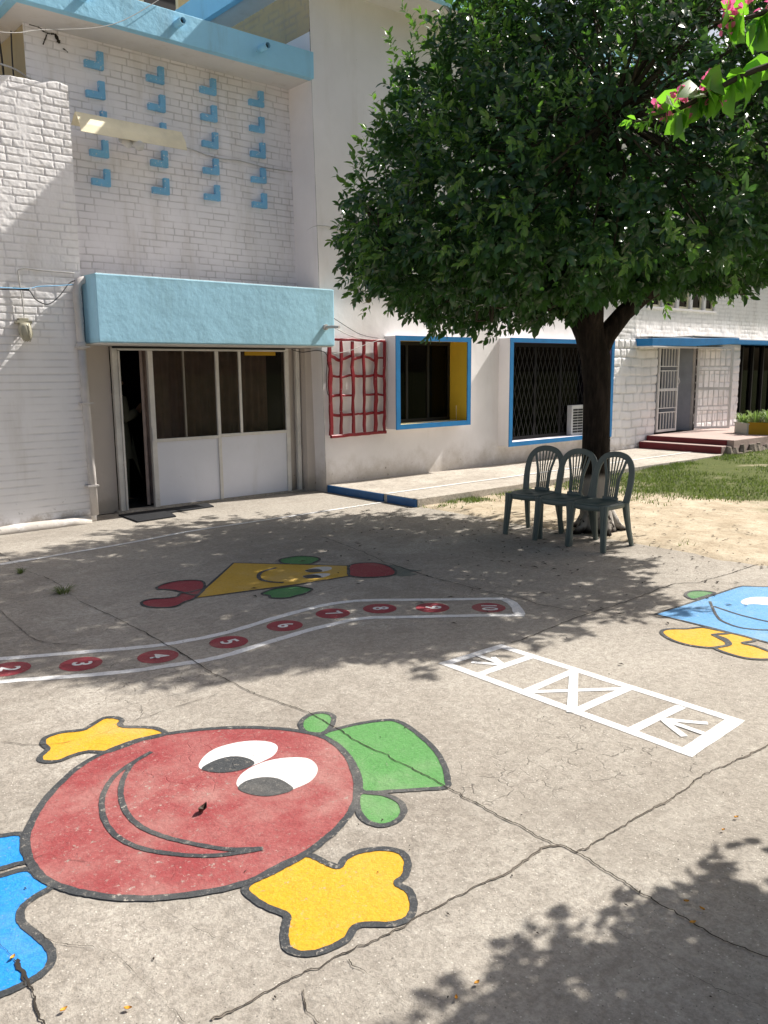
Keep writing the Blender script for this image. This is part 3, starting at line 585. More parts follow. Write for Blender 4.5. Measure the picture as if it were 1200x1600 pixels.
for i, (x, y) in enumerate(D['petals']):
    tag(curl_leaf('fallen_petal', x, y, random.uniform(.014, .022), random.uniform(0, 6), 'petal', .004), 'tiny orange petal fallen on the concrete', 'petal', 'fallen orange petals')
m = MB()
for (x, y) in D['seeds'] + [(rng.uniform(.2, 5.5), rng.uniform(1.3, 7.5)) for _ in range(60)]:
    a = random.uniform(0, 6); L = random.uniform(.003, .009); wd = L*.4
    dx, dy = math.cos(a), math.sin(a)
    m.add([(x-dx*L, y-dy*L, .005), (x+dy*wd, y-dx*wd, .006), (x+dx*L, y+dy*L, .005), (x-dy*wd, y+dx*wd, .006), (x, y, .009)], [(0,1,4),(1,2,4),(2,3,4),(3,0,4)])
for _ in range(420):
    x = rng.normal(7.2, 1.5); y = rng.normal(4.9, 1.6)
    if y > 7.4 or x < 3.2: continue
    zz = .006 if x < 7.0 else max(.006, soil_z(x, y)+.008)
    a = random.uniform(0, 6.28); L = random.uniform(.014, .034); wd = L*.33; dx, dy = math.cos(a), math.sin(a)
    m.add([(x-dx*L, y-dy*L, zz), (x+dy*wd, y-dx*wd, zz+.006), (x+dx*L, y+dy*L, zz+.003), (x-dy*wd, y+dx*wd, zz+.006), (x, y, zz+.002)], [(0,1,4),(1,2,4),(2,3,4),(3,0,4)])
tag(m.build('litter', 'seed'), 'dark seed bits and fallen leaf crumbs scattered over concrete and soil', 'litter', kind='stuff')
def tuft(name, x, y, z, n, hgt, spread, mat, wd=.006, parent=None):
    m = MB()
    for _ in range(n):
        a = random.uniform(0, 6.283); r = random.uniform(0, spread*.5); L = hgt*random.uniform(.5, 1.15); lean = random.uniform(.25, 1.)*spread
        bx, by = x+math.cos(a)*r, y+math.sin(a)*r; ex, ey = math.cos(a), math.sin(a); wv = wd*random.uniform(.7, 1.2)
        pts = [(0, 0), (lean*.35, L*.6), (lean*.75, L*.95), (lean*1.15, L*.85)]
        vs = []
        for k, (d_, h_) in enumerate(pts):
            ww = wv*(1, .9, .6, .05)[k]
            vs += [(bx+ex*d_-ey*ww, by+ey*d_+ex*ww, z+h_), (bx+ex*d_+ey*ww, by+ey*d_-ex*ww, z+h_)]
        m.add(vs, [(0,1,3,2),(2,3,5,4),(4,5,7,6)])
    return m.build(name, mat, parent, recalc=False)
tag(tuft('weed_tuft', 2.23, 6.42, 0., 60, .05, .10, 'grass', .004), 'small grass weed growing in a crack in the shaded concrete', 'weed')
tag(tuft('weed_tuft', 2.20, 7.33, 0., 26, .04, .07, 'grass', .004), 'tiny yellowish weed in a sunlit crack near the white line', 'weed')
# ------------------------------------------------------------------ rough white brick wall at the near end
bw = empty('brick_wall', (3.0, 9.35, 0), 'free standing whitewashed rough brick wall with ragged top left of the doorway', 'wall')
zt = lambda x: 4.70 + .02*(x-3) + vnoise(x*7, x*0+3., 31, 3)*.035
panel('wall_face', 'brick_l', bw, 1.9, 3.70, 0., 4.72, 9.35, .0085, .235, .080, .0095, .006, .0034, 21, zt=zt, low=2.0, nscale=26., wave=.06)
panel('wall_face', 'brick_l', bw, -6., 1.9, 0., 4.72, 9.35, .024, .235, .080, .014, .0085, .0072, 23, zt=zt, low=2.15, nscale=20., wave=.10)
m = MB(); m.box(-6., 3.692, 9.37, 9.70, 0, 4.66); m.build('wall_core', 'plaster', bw)
m = MB(); path = [(-6 + i*.2, 9.29 + random.uniform(-.008, .008), .02+random.uniform(-.006, .006)) for i in range(49)]
m.tube(path, [.065+random.uniform(-.006, .008) for _ in path], 10); m.build('plinth', 'brick_l', bw, smooth=True)

# ------------------------------------------------------------------ brick building with canopy over the glazed door
bb = empty('brick_building', (5.3, 9.9, 0), 'white painted brick building with sky blue parapet and blue L shaped blocks', 'building')
panel('wall', 'brick_u', bb, 3.46, 7.03, 2.72, 5.45, 9.88, .0082, .235, .0805, .0085, .007, .003, 41, nscale=18., irregular=.45, wave=.1)
m = MB(); m.box(3.47, 7.02, 9.90, 14, 2.78, 5.42); m.build('wall_core', 'tanp', bb)
m = MB(); m.box(3.18, 6.925, 9.34, 14, 5.425, 5.50); m.build('soffit', 'soffit', bb)
m = MB(); m.box(3.15, 6.92, 9.30, 9.40, 5.42, 5.742); m.box(3.15, 3.25, 9.402, 14, 5.42, 5.742)
m.box(3.252, 6.90, 9.402, 13.9, 5.503, 5.56); m.build('parapet', 'parapet', bb, bevel=.008)
for x, z in ((3.90, 5.60), (4.985, 5.60), (6.12, 5.60), (2.9+.38, 5.6)):
    m = MB(); n = 14
    for k in range(n):
        a0, a1 = 2*math.pi*k/n, 2*math.pi*(k+1)/n
        P_ = lambda r, a, y: (x+r*math.cos(a), y, z+r*math.sin(a))
        ro, ri = .042, .034; y0, y1 = 9.14, 9.35
        m.quad(P_(ro,a0,y0), P_(ro,a1,y0), P_(ro,a1,y1), P_(ro,a0,y1)); m.quad(P_(ri,a1,y0), P_(ri,a0,y0), P_(ri,a0,y1), P_(ri,a1,y1)); m.quad(P_(ri,a0,y0), P_(ri,a1,y0), P_(ro,a1,y0), P_(ro,a0,y0))
    sp = m.build('drain_spout', 'parapet', bb, recalc=False)
    m = MB(); m.tube([(x, 9.2, z), (x, 9.29, z)], .034, 12); m.build('spout_bore', 'black', sp)
for pl, wv in (([(3.525,5.415),(3.613,5.412),(3.646,5.405),(3.663,5.386),(3.717,5.373),(3.759,5.376),(3.801,5.379),(3.825,5.333),(3.844,5.298)], (.008,.010,.012,.010,.010,.014,.03,.035,.012)), ([(3.717,5.373),(3.684,5.30),(3.659,5.242)], (.01,.012,.006)), ([(3.876,5.252),(3.904,5.245),(3.931,5.225)], (.012,.006,.014))):
    m = MB(); q = catmull([(x, 9.866, z) for x, z in pl], False, 5); n_ = len(q)
    vs = []
    for i, p in enumerate(q):
        dd = (q[min(i+1, n_-1)]-q[max(i-1, 0)]).normalized(); s_ = Vector((-dd.z, 0, dd.x))*wv[min(i//5, len(wv)-1)]*random.uniform(.3, .8)
        vs += [tuple(p+s_), tuple(p-s_), (p.x, 9.875, p.z)]
    m.add(vs, [(3*i, 3*i+1, 3*i+4, 3*i+3) for i in range(n_-1)]); m.build('wall_crack', 'crack', bb, recalc=False)
# projecting L shaped blocks, four columns of five
lproto = None
m = MB(); t = .055
m.add([(-.125,0,0),(.125,0,0),(.125,0,.225),(.045,0,.225),(.045,0,.085),(-.125,0,.085),(-.125,t,0),(.125,t,0),(.125,t,.225),(.045,t,.225),(.045,t,.085),(-.125,t,.085)],
      [(0,1,2,3,4,5),(11,10,9,8,7,6)] + [(i, 6+i, 6+(i+1) % 6, (i+1) % 6) for i in range(6)])
for ci, cx in enumerate((4.215, 4.965, 5.675, 6.385)):
    for ri in range(5):
        z = 5.115 - ri*.318 + (.0, .0, .012, .0)[ci]
        if lproto is None:
            lproto = m.build('wall_block', 'lblue', None, bevel=.006); o = lproto
        else:
            o = lproto.copy(); col.objects.link(o)
        o.parent = bb; o.scale = (.88, 1, .86); o.location = (cx-5.3, 9.828-9.9, z); o.rotation_euler = (0, random.uniform(-.025, .025), 0)
# canopy
cn = MB(); cn.box(3.715, 6.95, 9.0, 9.875, 2.022, 2.752); cn = cn.build('canopy', 'canopy', bb, bevel=.012)
m = MB(); m.box(3.74, 6.93, 9.02, 9.86, 2.008, 2.021); m.build('underside', 'soffit', cn); MB().box(3.74, 6.93, 9.03, 9.872, 2.754, 2.762).build('bounce_cover', 'soffit', cn)  # hidden pale sheet on top, added to keep blue bounce light off the bricks
m = MB(); m.tube([(6.79, 9.01, 2.262), (6.80, 8.86, 2.262), (6.82, 8.73, 2.255)], [.02, .02, .018], 10); m.tube([(6.79, 9.005, 2.262), (6.79, 8.965, 2.262)], .038, 12); m.build('drain_spout', 'pvc', cn)
# lower wall around the door
for bxs in ((3.46, 4.145, 9.77, 9.90, 0, 2.006), (6.885, 7.03, 9.60, 9.90, 0, 2.004), (6.69, 6.884, 9.79, 9.90, 0, 2.003)): MB().box(*bxs).build('door_pier', 'plaster_lo', bb)
m = MB(); m.box(4.146, 6.689, 9.75, 9.87, 2.004, 2.70); m.build('lintel', 'plaster_lo', bb)
m = MB(); m.box(6.80, 6.862, 9.70, 9.76, 0, 2.0); m.build('door_post', 'frame_w', bb, bevel=.006)
m = MB(); m.box(4.10, 6.885, 9.68, 9.82, -.01, .022); m.build('threshold', 'walk', bb)
# glazed door front
dr = MB(); y0, y1 = 9.69, 9.745
for (a, c, z0, z1) in ((4.146,4.212,.022,2.0),(4.598,4.662,.022,1.955),(5.53,5.575,.022,1.955),(6.612,6.672,.022,1.955),(4.214,6.67,1.957,2.002),(4.664,5.528,.832,.872),(5.577,6.61,.845,.885)):
    dr.box(a, c, y0, y1, z0, z1)
dr = dr.build('door', 'frame_w', bb, bevel=.004)
for bxs in ((4.214, 4.235, 9.675, 9.73, .03, 1.95), (5.878, 5.912, 9.697, 9.74, .887, 1.955), (5.075, 5.10, 9.72, 9.755, .874, 1.955)): MB().box(*bxs).build('door_stop', 'frame_w', dr)
for bxs in ((4.664, 5.528, 9.708, 9.73, .026, .83), (5.577, 6.61, 9.71, 9.732, .026, .843)): MB().box(*bxs).build('door_panel', 'panel_w', dr)
for a, c, z0 in ((4.664, 5.09, .874), (5.095, 5.528, .874), (5.577, 5.876, .887), (5.914, 6.61, .887)):
    m = MB(); m.box(a, c, 9.716, 9.722, z0, 1.955); m.build('pane', 'glass', dr)
m = MB(); m.box(4.60, 4.63, 9.675, 9.692, .85, 1.02); m.build('handle', 'white_m', dr, bevel=.004)
m = MB(); m.box(4.15, 6.6, 9.66, 9.688, 1.98, 2.003); m.build('shutter_rail', 'dark_m', dr)
m = MB(); m.box(5.98, 6.46, 9.694, 9.713, 1.905, 1.956); m.build('yellow_sticker_strip', 'box_y', dr)
def drape(name, x0, x1, y, z0, z1, mat, parent, amp=.03, per=.11):
    n = int((x1-x0)/.012)+2; vs = []
    for i in range(n):
        x = x0+(x1-x0)*i/(n-1)
        for z in (z0, (z0+z1)/2, z1):
            k = 1.15-.35*(z-z0)/(z1-z0)
            vs.append((x, y+amp*k*math.sin(x*6.283/per+.6*math.sin(x*7)) + .012*math.sin(x*19), z))
    return MB().add(vs, [(3*i+j, 3*i+3+j, 3*i+4+j, 3*i+1+j) for i in range(n-1) for j in (0, 1)]).build(name, mat, parent, smooth=True, recalc=False)
drape('curtain', 4.56, 6.42, 9.86, .04, 1.97, 'curtain', dr)
# the dark room behind the door
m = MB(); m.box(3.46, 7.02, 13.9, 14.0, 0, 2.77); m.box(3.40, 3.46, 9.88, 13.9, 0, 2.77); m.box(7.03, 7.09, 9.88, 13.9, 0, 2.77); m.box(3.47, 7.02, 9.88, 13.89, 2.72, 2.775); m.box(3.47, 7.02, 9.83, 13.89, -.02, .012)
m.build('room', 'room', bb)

# ------------------------------------------------------------------ plastered white building
pb = empty('white_building', (12, 9.4, 0), 'two storey white plastered building with boxed windows and blue roof edge', 'building')
LX = lambda z: -.0205*z
W1 = (8.14, 9.71, .835, 2.185); W2 = (10.65, 13.60, .42, 2.20)
panel('wall', 'plaster', pb, 7.03, 13.9, .0, 6.6, 9.35, .045, None, 0, 0, 0, .007, 51, holes=(tuple(np.array(W1)+(.05,-.05,.05,-.05)), tuple(np.array(W2)+(.05,-.05,.05,-.05))), xl=LX, nscale=1.6)
m = MB(); m.quad((7.03, 9.355, 0), (7.03, 9.88, 0), (6.905, 9.88, 6.0), (6.905, 9.355, 6.0)); m.build('side_wall', 'plaster', pb, recalc=False)
sw = panel('side_brick', 'tan', pb, 0, 6.8, 5.5, 6.6, 0, .03, .24, .085, .016, .010, .006, 61)
me = sw.data; co = np.zeros(len(me.vertices)*3, dtype=np.float32); me.vertices.foreach_get('co', co); co = co.reshape(-1, 3) + np.array([12, 9.4, 0])
co2 = np.stack([6.915 + co[:,1], 9.37 + co[:,0], co[:,2]], -1) - np.array([12, 9.4, 0]); me.vertices.foreach_set('co', co2.astype(np.float32).ravel()); me.flip_normals(); me.update()
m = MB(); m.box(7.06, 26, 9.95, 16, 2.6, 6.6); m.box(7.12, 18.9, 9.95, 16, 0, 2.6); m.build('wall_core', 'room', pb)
rf = MB(); rf.box(6.45, 26, 8.65, 8.75, 6.58, 6.95); rf.box(6.45, 6.55, 8.752, 16, 6.58, 6.95); rf.box(6.552, 26, 8.752, 16, 6.66, 6.9); rf = rf.build('roof', 'parapet', pb, bevel=.008)
m = MB(); m.box(6.56, 25.9, 8.76, 15.9, 6.60, 6.655); m.build('soffit', 'soffit', rf)
# rough block masonry and upper brick further right
panel('block_wall', 'block', pb, 13.9, 18.95, .0, 2.24, 9.33, .016, .36, .172, .022, .016, .012, 71, holes=((15.46, 17.02, .1, 2.2),), bulge=.012, nscale=9.)
panel('upper_wall', 'block', pb, 13.9, 26, 2.24, 6.6, 9.345, .022, .24, .085, .018, .007, .008, 73, holes=((15.02, 17.72, 2.9, 3.56),), nscale=9.)
def window_box(rect, yf, rev, sill, mat_side, ac):
    x0, x1, z0, z1 = rect; t = .055
    w = MB(); w.box(x0, x0+t, yf+.004, 9.62, z0, z1); w.box(x1-t, x1, yf+.004, 9.62, z0, z1); w.box(x0+t, x1-t, yf+.004, 9.62, z0, z0+t); w.box(x0+t, x1-t, yf+.004, 9.62, z1-t, z1)
    w = w.build('window', mat_side, pb, bevel=.004)
    m = MB(); q = .078; y = yf-.004
    m.box(x0-.003, x0+q, y, yf+.012, z0-.003, z1+.003); m.box(x1-q, x1+.003, y, yf+.012, z0-.003, z1+.003); m.box(x0+q, x1-q, y+.001, yf+.012, z0-.003, z0+q*.9); m.box(x0+q, x1-q, y+.001, yf+.012, z1-q*.9, z1+.003)
    m.build('rim', 'rim', w)
    m = MB(); e = .0035; a, c, d_, f_ = x0+t, x1-t, z0+t, z1-t
    m.box(a, a+e, yf+.013, 9.60, d_+e, f_); m.box(c-e, c, yf+.013, 9.60, d_+e, f_); m.box(a+e, c-e, yf+.013, 9.60, f_-e, f_); m.build('reveal', rev, w)
    m = MB(); m.box(a, c, yf+.013, 9.60, d_, d_+e+.001); m.build('sill', sill, w)
    return w, (a, c, d_, f_)
w1, (a, c, d_, f_) = window_box(W1, 9.10, 'yellowr', 'yellows', 'plaster', False)
m = MB()
for xx in (a+.008, a+.50, a+.95, c-.05): m.box(xx, xx+.045, 9.50, 9.54, d_+.05, f_-.05)
m.box(a+.006, c-.006, 9.495, 9.545, d_+.008, d_+.06); m.box(a+.006, c-.006, 9.495, 9.545, f_-.06, f_-.006); m.build('frame', 'dark_m', w1)
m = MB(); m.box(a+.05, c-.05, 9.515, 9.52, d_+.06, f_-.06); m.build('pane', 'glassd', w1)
drape('curtain', a+.01, c-.01, 9.585, d_+.02, f_-.01, 'curtaind', w1, .012, .16)
w2, (a, c, d_, f_) = window_box(W2, 9.10, 'purple', 'sillw', 'plaster', True)
m = MB()
for xx in (a+.008, a+.30, a+1.02, a+1.74, c-.05): m.box(xx, xx+.05, 9.46, 9.50, d_+.05, f_-.05)
m.box(a+.006, c-.006, 9.455, 9.505, d_+.008, d_+.06); m.box(a+.006, c-.006, 9.455, 9.505, f_-.07, f_-.006); m.build('frame', 'dark_m', w2)
m = MB(); m.box(a+.05, c-.05, 9.475, 9.48, d_+.06, f_-.07); m.build('pane', 'glassd', w2)
m = MB(); zA, zB = d_+.06, f_-.07; hh = zB-zA; dx = hh*.36
x = a-dx
while x < c:
    for s in (1, -1):
        xa, xb = (x, x+dx) if s > 0 else (x+dx, x)
        t0, t1 = 0., 1.
        if xa < a or xb < a or xa > c or xb > c:
            ts = sorted([(a-xa)/(xb-xa), (c-xa)/(xb-xa)]); t0 = max(0, ts[0]); t1 = min(1, ts[1])
        if t1 > t0: m.bar((xa+(xb-xa)*t0, 9.445+.004*s, zA+hh*t0), (xa+(xb-xa)*t1, 9.445+.004*s, zA+hh*t1), .011, .006, (0,1,0))
    x += .125
m.build('diamond_grille', 'dark_m', w2)
drape('curtain', a+.01, c-.01, 9.57, d_+.02, f_-.01, 'curtaind', w2, .015, .2)
# upper strip of small windows
uw = MB(); uw.box(15.0, 17.74, 9.30, 9.50, 2.86, 2.90); uw.box(15.0, 17.74, 9.31, 9.50, 3.56, 3.60)
for xx in (15.0, 15.54, 16.09, 16.63, 17.18, 17.66): uw.box(xx, xx+.10, 9.325, 9.5, 2.902, 3.558)
uw = uw.build('window_strip', 'plaster', pb, bevel=.005)
for xx in (15.10, 15.64, 16.19, 16.73, 17.28):
    m = MB(); L = .44 if xx < 17.2 else .38
    m.box(xx+.002, xx+.05, 9.37, 9.42, 2.903, 3.557); m.box(xx+L-.05, xx+L-.002, 9.37, 9.42, 2.903, 3.557); m.box(xx+.05, xx+L-.05, 9.37, 9.42, 2.903, 2.95); m.box(xx+.05, xx+L-.05, 9.37, 9.42, 3.51, 3.557)
    m.build('window_frame', 'cream', uw)
    m = MB(); m.box(xx+.05, xx+L-.05, 9.392, 9.398, 2.95, 3.51); m.box(xx+.03, xx+L-.03, 9.47, 9.49, 2.91, 3.55); m.build('pane', 'glassd', uw)
# entrance: gate canopy, gates, doors
gc = MB(); gc.add([(14.66,8.97,2.12),(16.2,8.93,2.125),(18.08,8.93,2.20),(18.08,9.34,2.20),(14.66,9.34,2.12),(14.66,8.97,2.262),(16.2,8.93,2.285),(18.08,8.93,2.325),(18.08,9.34,2.325),(14.66,9.34,2.262)],
    [(4,3,2,1,0),(5,6,7,8,9),(0,1,6,5),(1,2,7,6),(2,3,8,7),(3,4,9,8),(4,0,5,9)]); gc = gc.build('porch_canopy', 'rim', pb, bevel=.008)
m = MB(); m.box(14.68, 18.06, 8.96, 9.33, 2.096, 2.119); m.build('underside', 'soffit', gc)
m = MB(); m.box(14.70, 16.18, 8.985, 9.338, 2.288, 2.305); m.box(16.181, 18.06, 8.95, 9.338, 2.328, 2.345); m.build('bounce_cover', 'soffit', gc)  # top out of view; plain cover added against blue bounce on the wall above
m = MB(); m.box(18.09, 24, 9.02, 9.34, 2.20, 2.29); ve = m.build('verandah_edge', 'rim', pb, bevel=.006); MB().box(18.10, 23.9, 9.03, 9.338, 2.293, 2.31).build('bounce_cover', 'soffit', ve)  # unseen pale strip added here too, so the edge throws no blue light upward
m = MB(); m.box(17.02, 17.06, 9.36, 9.9, .3, 2.2); m.box(15.42, 15.46, 9.36, 9.9, .3, 2.2); m.box(15.46, 17.02, 9.36, 9.9, 2.17, 2.24); m.build('door_jamb', 'frame_w', pb)
m = MB(); m.bar((16.98, 9.40, 1.24), (16.52, 9.86, 1.24), .045, 1.78, (0,0,1)); m.box(15.5, 16.40, 9.85, 9.89, .36, 2.15); m.build('entrance_door', 'doorgrey', pb)
m = MB(); m.box(16.40, 16.98, 9.90, 9.94, .36, 2.15); m.build('door_shadow_gap', 'black', pb)
def gate(hx, hy, ang, w, mir):
    """leaf with its hinge at the local origin, extending along +x"""
    f = MB(); b_ = MB(); z0, z1 = .385, 2.13; t = .018
    def bx(mb, a, c, e, g_, th=t): mb.box(a, c, -th, th, e, g_)
    bx(f, 0, .05, z0, z1); bx(f, w-.05, w, z0, z1); bx(f, .05, w-.05, z0, z0+.05); bx(f, .05, w-.05, z1-.05, z1)
    zm = (z0+z1)/2 - .01; bx(f, .05, w-.05, zm-.028, zm+.028)
    for base, top in ((z0+.05, zm-.028), (zm+.028, z1-.05)):
        mid = (base+top)/2 + .0
        for dz in (-.045, .045): bx(b_, .05, w-.05, mid+dz-.010, mid+dz+.010, .010)
        for k in range(1, 6):
            x = .05+(w-.1)*k/6
            bx(b_, x-.008, x+.008, base, mid-.055, .008); bx(b_, x-.008, x+.008, mid+.055, top, .008)
    for mb in (f, b_):
        mb.v = [(hx + (p[0])*math.cos(ang) - p[1]*math.sin(ang), hy + p[0]*math.sin(ang) + p[1]*math.cos(ang), p[2]) for p in mb.v]
    g_ = f.build('gate', 'white_m', pb); b_.build('gate_bars', 'white_m', g_)
    m = MB(); x = w-.03; q = (hx+x*math.cos(ang)+.03*math.sin(ang), hy+x*math.sin(ang)-.03*math.cos(ang))
    m.tube([(q[0], q[1], zm+.10), (q[0]+.01, q[1]-.03, zm+.16), (q[0], q[1], zm+.26)], .009, 6); m.build('handle', 'white_m', g_)
gate(15.49, 9.31, 0., .765, False)
gate(17.02, 9.31, math.radians(-40.9), .77, True)
# dark verandah glazing
m = MB(); m.box(18.9, 25, 9.86, 9.90, .5, 2.24); m.build('verandah_glazing', 'glassd', pb)
m = MB(); m.box(18.9, 25, 9.92, 9.94, .3, 2.24); m.build('verandah_back', 'curtaind', pb)
m = MB()
for k in range(12): m.box(18.95+k*.55, 19.0+k*.55, 9.80, 9.86, .5, 2.2)
m.box(18.96, 25, 9.78, 9.86, .44, .50); m.build('verandah_frame', 'dark_m', pb)
m = MB(); m.box(18.95, 25, 9.36, 9.77, .2, .44); m.build('verandah_ledge', 'plaster_lo', pb)
panel('pier', 'block', pb, 18.50, 18.95, .3, 2.2, 9.325, .016, .3, .172, .02, .014, .01, 79, nscale=9.)
m = MB(); m.quad((18.95, 9.325, 0), (18.95, 9.86, 0), (18.95, 9.86, 2.24), (18.95, 9.325, 2.24)); m.build('pier_side', 'plaster', pb, recalc=False)

# ------------------------------------------------------------------ red entrance steps and porch slab
st = empty('entrance_steps', (16, 8.4, 0), 'two dark red painted steps up to a worn pink porch by the gates', 'steps')
m = MB(); m.box(15.15, 24, 7.47, 9.31, .0, .348); m.build('porch_slab', 'porch', st, bevel=.012)
m = MB(); m.box(14.88, 15.148, 7.56, 9.30, 0., .242); m.build('step', 'porch', st, bevel=.01)
m = MB(); m.box(14.866, 14.879, 7.57, 9.29, .10, .230); m.box(15.134, 15.1495, 7.60, 9.29, .243, .338); m.build('riser', 'stepred', st)
m = MB()
for k in range(70):
    x = 14.95+k*.13+random.uniform(-.05, .05); s = random.uniform(.10, .19); vs = []
    for zz, sc in ((0., 1.), (.1, 1.1), (.17+random.uniform(-.07, .10), .6)):
        for q in range(7): a = q*2*math.pi/7; vs.append((x+math.cos(a)*s*sc*random.uniform(.8, 1.1), 7.47+math.sin(a)*s*.55*sc, zz+random.uniform(-.015, .015)))
    m.add(vs, [(i*7+q, i*7+(q+1) % 7, (i+1)*7+(q+1) % 7, (i+1)*7+q) for i in (0, 1) for q in range(7)] + [tuple(range(14, 21))])
m.build('rubble_edge', 'stone', st)

# ------------------------------------------------------------------ far cream building
yb = empty('cream_building', (16, 26, 0), 'tall cream building seen over the blue parapet at the far left', 'building')
m = MB(); m.box(9, 24, 25.5, 34, 0, 18); m.build('wall', 'ylwb', yb)
for z in (3., 6.2, 9.4, 12.5, 15.5):
    for x in (10.2, 13.1, 16.0, 19., 22.):
        m = MB(); m.box(x-.62, x+.62, 25.42, 25.5, z-.06, z+1.36); w = m.build('window', 'cream', yb)
        m = MB(); m.box(x-.52, x+.52, 25.40, 25.419, z+.05, z+1.25); m.build('pane', 'dark_m', w)
    m = MB(); m.box(8.9, 24.1, 25.2, 25.5, z+1.55, z+1.68); m.build('ledge', 'ylwb', yb)
# ------------------------------------------------------------------ things on and against the walls
tr = empty('trellis', (7.57, 9.29, 0.79), 'dark red wooden trellis of crooked sticks fixed to the white wall', 'trellis')
def wob(a, b_, n, amp, axis=0):
    a = Vector(a); b_ = Vector(b_); out = []
    for i in range(n+1):
        p = a.lerp(b_, i/n); p.x += random.uniform(-amp, amp)*(axis == 0); p.z += random.uniform(-amp, amp)*(axis == 1); p.y += random.uniform(-.004, .004); out.append(p)
    return out
bx_ = (0., .185, .41, .61, .82, .985); tx_ = (.0, .20, .40, .61, .835, 1.0)
rows = (1.08, 1.35, 1.617, 1.87)
ux = lambda k, z: 7.075 + 1.0*(bx_[k] + (tx_[k]-bx_[k])*(z-.79)/1.31)
for k in range(6):
    wk = (.066, .046, .050, .050, .062, .044)[k]
    m = MB(); pth = wob((ux(k, .8), 9.285, .8), (ux(k, 2.1), 9.285, 2.10 if k else 2.07), 11, .009)
    m.strap(pth, [wk*random.uniform(.75, 1.15) for _ in pth], .03, (1,0,0)); m.build('upright', 'redtrel', tr)
m = MB(); pth = wob((7.07, 9.28, .785), (8.085, 9.28, .80), 9, .004, 1); m.strap(pth, [.045]*10, .045, (0,0,1)); m.build('bottom_rail', 'redtrel', tr)
m = MB(); pth = wob((7.0, 9.29, 2.125), (8.085, 9.29, 2.12), 9, .008, 1); m.strap(pth, [.035]*10, .05, (0,0,1)); m.build('top_rail', 'redtrel', tr)
for r_, z in enumerate(rows):
    for k in range(5):
        if r_ == 1 and k == 2: continue
        dz = random.uniform(-.03, .03)*(1.4 if r_ == 3 else .5)
        m = MB(); pth = wob((ux(k, z)+.012, 9.305, z-dz), (ux(k+1, z)-.012, 9.305, z+dz), 4, .004, 1)
        m.strap(pth, [random.uniform(.026, .042)]*5, .026, (0,0,1)); m.build('crosspiece', 'redtrel', tr)

ac = empty('air_conditioner', (12.95, 9.3, .48), 'white air conditioner grille unit standing on the window sill behind the tree trunk', 'air conditioner')
m = MB(); m.box(12.66, 13.3, 9.33, 9.44, .482, 1.03); m.build('casing', 'acw', ac, bevel=.012)
m = MB()
for c_ in range(4):
    for r_ in range(9): m.box(12.70+c_*.15, 12.83+c_*.15, 9.322, 9.336, .53+r_*.05, .562+r_*.05)
m.build('louvre_grille', 'black', ac)

fx = empty('light_fitting', (4.5, 9.6, 4.4), 'long cream metal trough light fitting on the white brick wall', 'light fitting')
m = MB(); x0, x1 = 3.83, 5.10
prof = [(9.52, 4.485), (9.505, 4.49), (9.44, 4.405), (9.425, 4.355), (9.43, 4.353), (9.447, 4.40), (9.512, 4.478)]
prof += [(9.62, 4.40), (9.615, 4.395)]
prof = [(9.66, 4.41), (9.545, 4.507), (9.515, 4.512), (9.42, 4.375), (9.395, 4.285), (9.401, 4.283), (9.427, 4.372), (9.52, 4.504), (9.545, 4.499), (9.655, 4.402)]
n = len(prof)
m.add([(x0, y, z) for y, z in prof] + [(x1, y, z) for y, z in prof], [(i, (i+1) % n, n+(i+1) % n, n+i) for i in range(n)] + [tuple(range(n)), tuple(range(2*n-1, n-1, -1))])
m.build('reflector', 'cream', fx)
m = MB(); m.box(3.95, 5.0, 9.50, 9.56, 4.40, 4.44); m.bar((4.2, 9.55, 4.42), (4.2, 9.88, 4.42), .03, .02); m.bar((4.8, 9.55, 4.42), (4.8, 9.88, 4.42), .03, .02); m.build('batten', 'pvc', fx)
m = MB(); m.tube([(4.50, 9.55, 4.33), (4.50, 9.50, 4.30), (4.51, 9.40, 4.235)], [.03, .05, .055], 14); m.tube([(4.38, 9.62, 4.33), (4.40, 9.46, 4.26)], [.03, .052], 14); m.build('lamp_head', 'acw', fx, smooth=True)

bl = empty('bulkhead_lamp', (3.03, 9.33, 2.12), 'small grimy wall lamp with glass jar hanging on the rough brick wall', 'wall lamp')
m = MB(); m.box(2.95, 3.11, 9.25, 9.345, 2.215, 2.24); m.box(2.98, 3.08, 9.27, 9.345, 2.24, 2.27); m.build('bracket', 'lampg', bl, bevel=.004)
m = MB(); m.tube([(3.03, 9.27, 2.215), (3.03, 9.265, 2.17), (3.035, 9.25, 2.10), (3.04, 9.245, 2.05), (3.04, 9.245, 2.03)], [.055, .066, .062, .045, .015], 14); m.build('glass_jar', 'lampg', bl, smooth=True)
m = MB()
for k in range(5): a = k*1.257; m.tube([(3.03+.062*math.cos(a), 9.262+.062*math.sin(a), 2.21), (3.035+.068*math.cos(a), 9.25+.068*math.sin(a), 2.1), (3.04+.03*math.cos(a), 9.245+.03*math.sin(a), 2.025)], .004, 5)
m.build('wire_cage', 'lampg', bl)
def cable(pts, r, mat, label, n=6, name='cable'):
    m = MB(); m.tube(catmull(pts, False, 6), r, n); return tag(m.build(name, mat, smooth=True), label, 'cable')
cable([(3.62, 9.315, 2.77), (3.3, 9.325, 2.775), (3.06, 9.325, 2.78), (3.03, 9.325, 2.70), (3.05, 9.325, 2.45), (3.045, 9.30, 2.24)], .007, 'cable_w', 'pale conduit dropping down the rough brick wall to the small lamp')
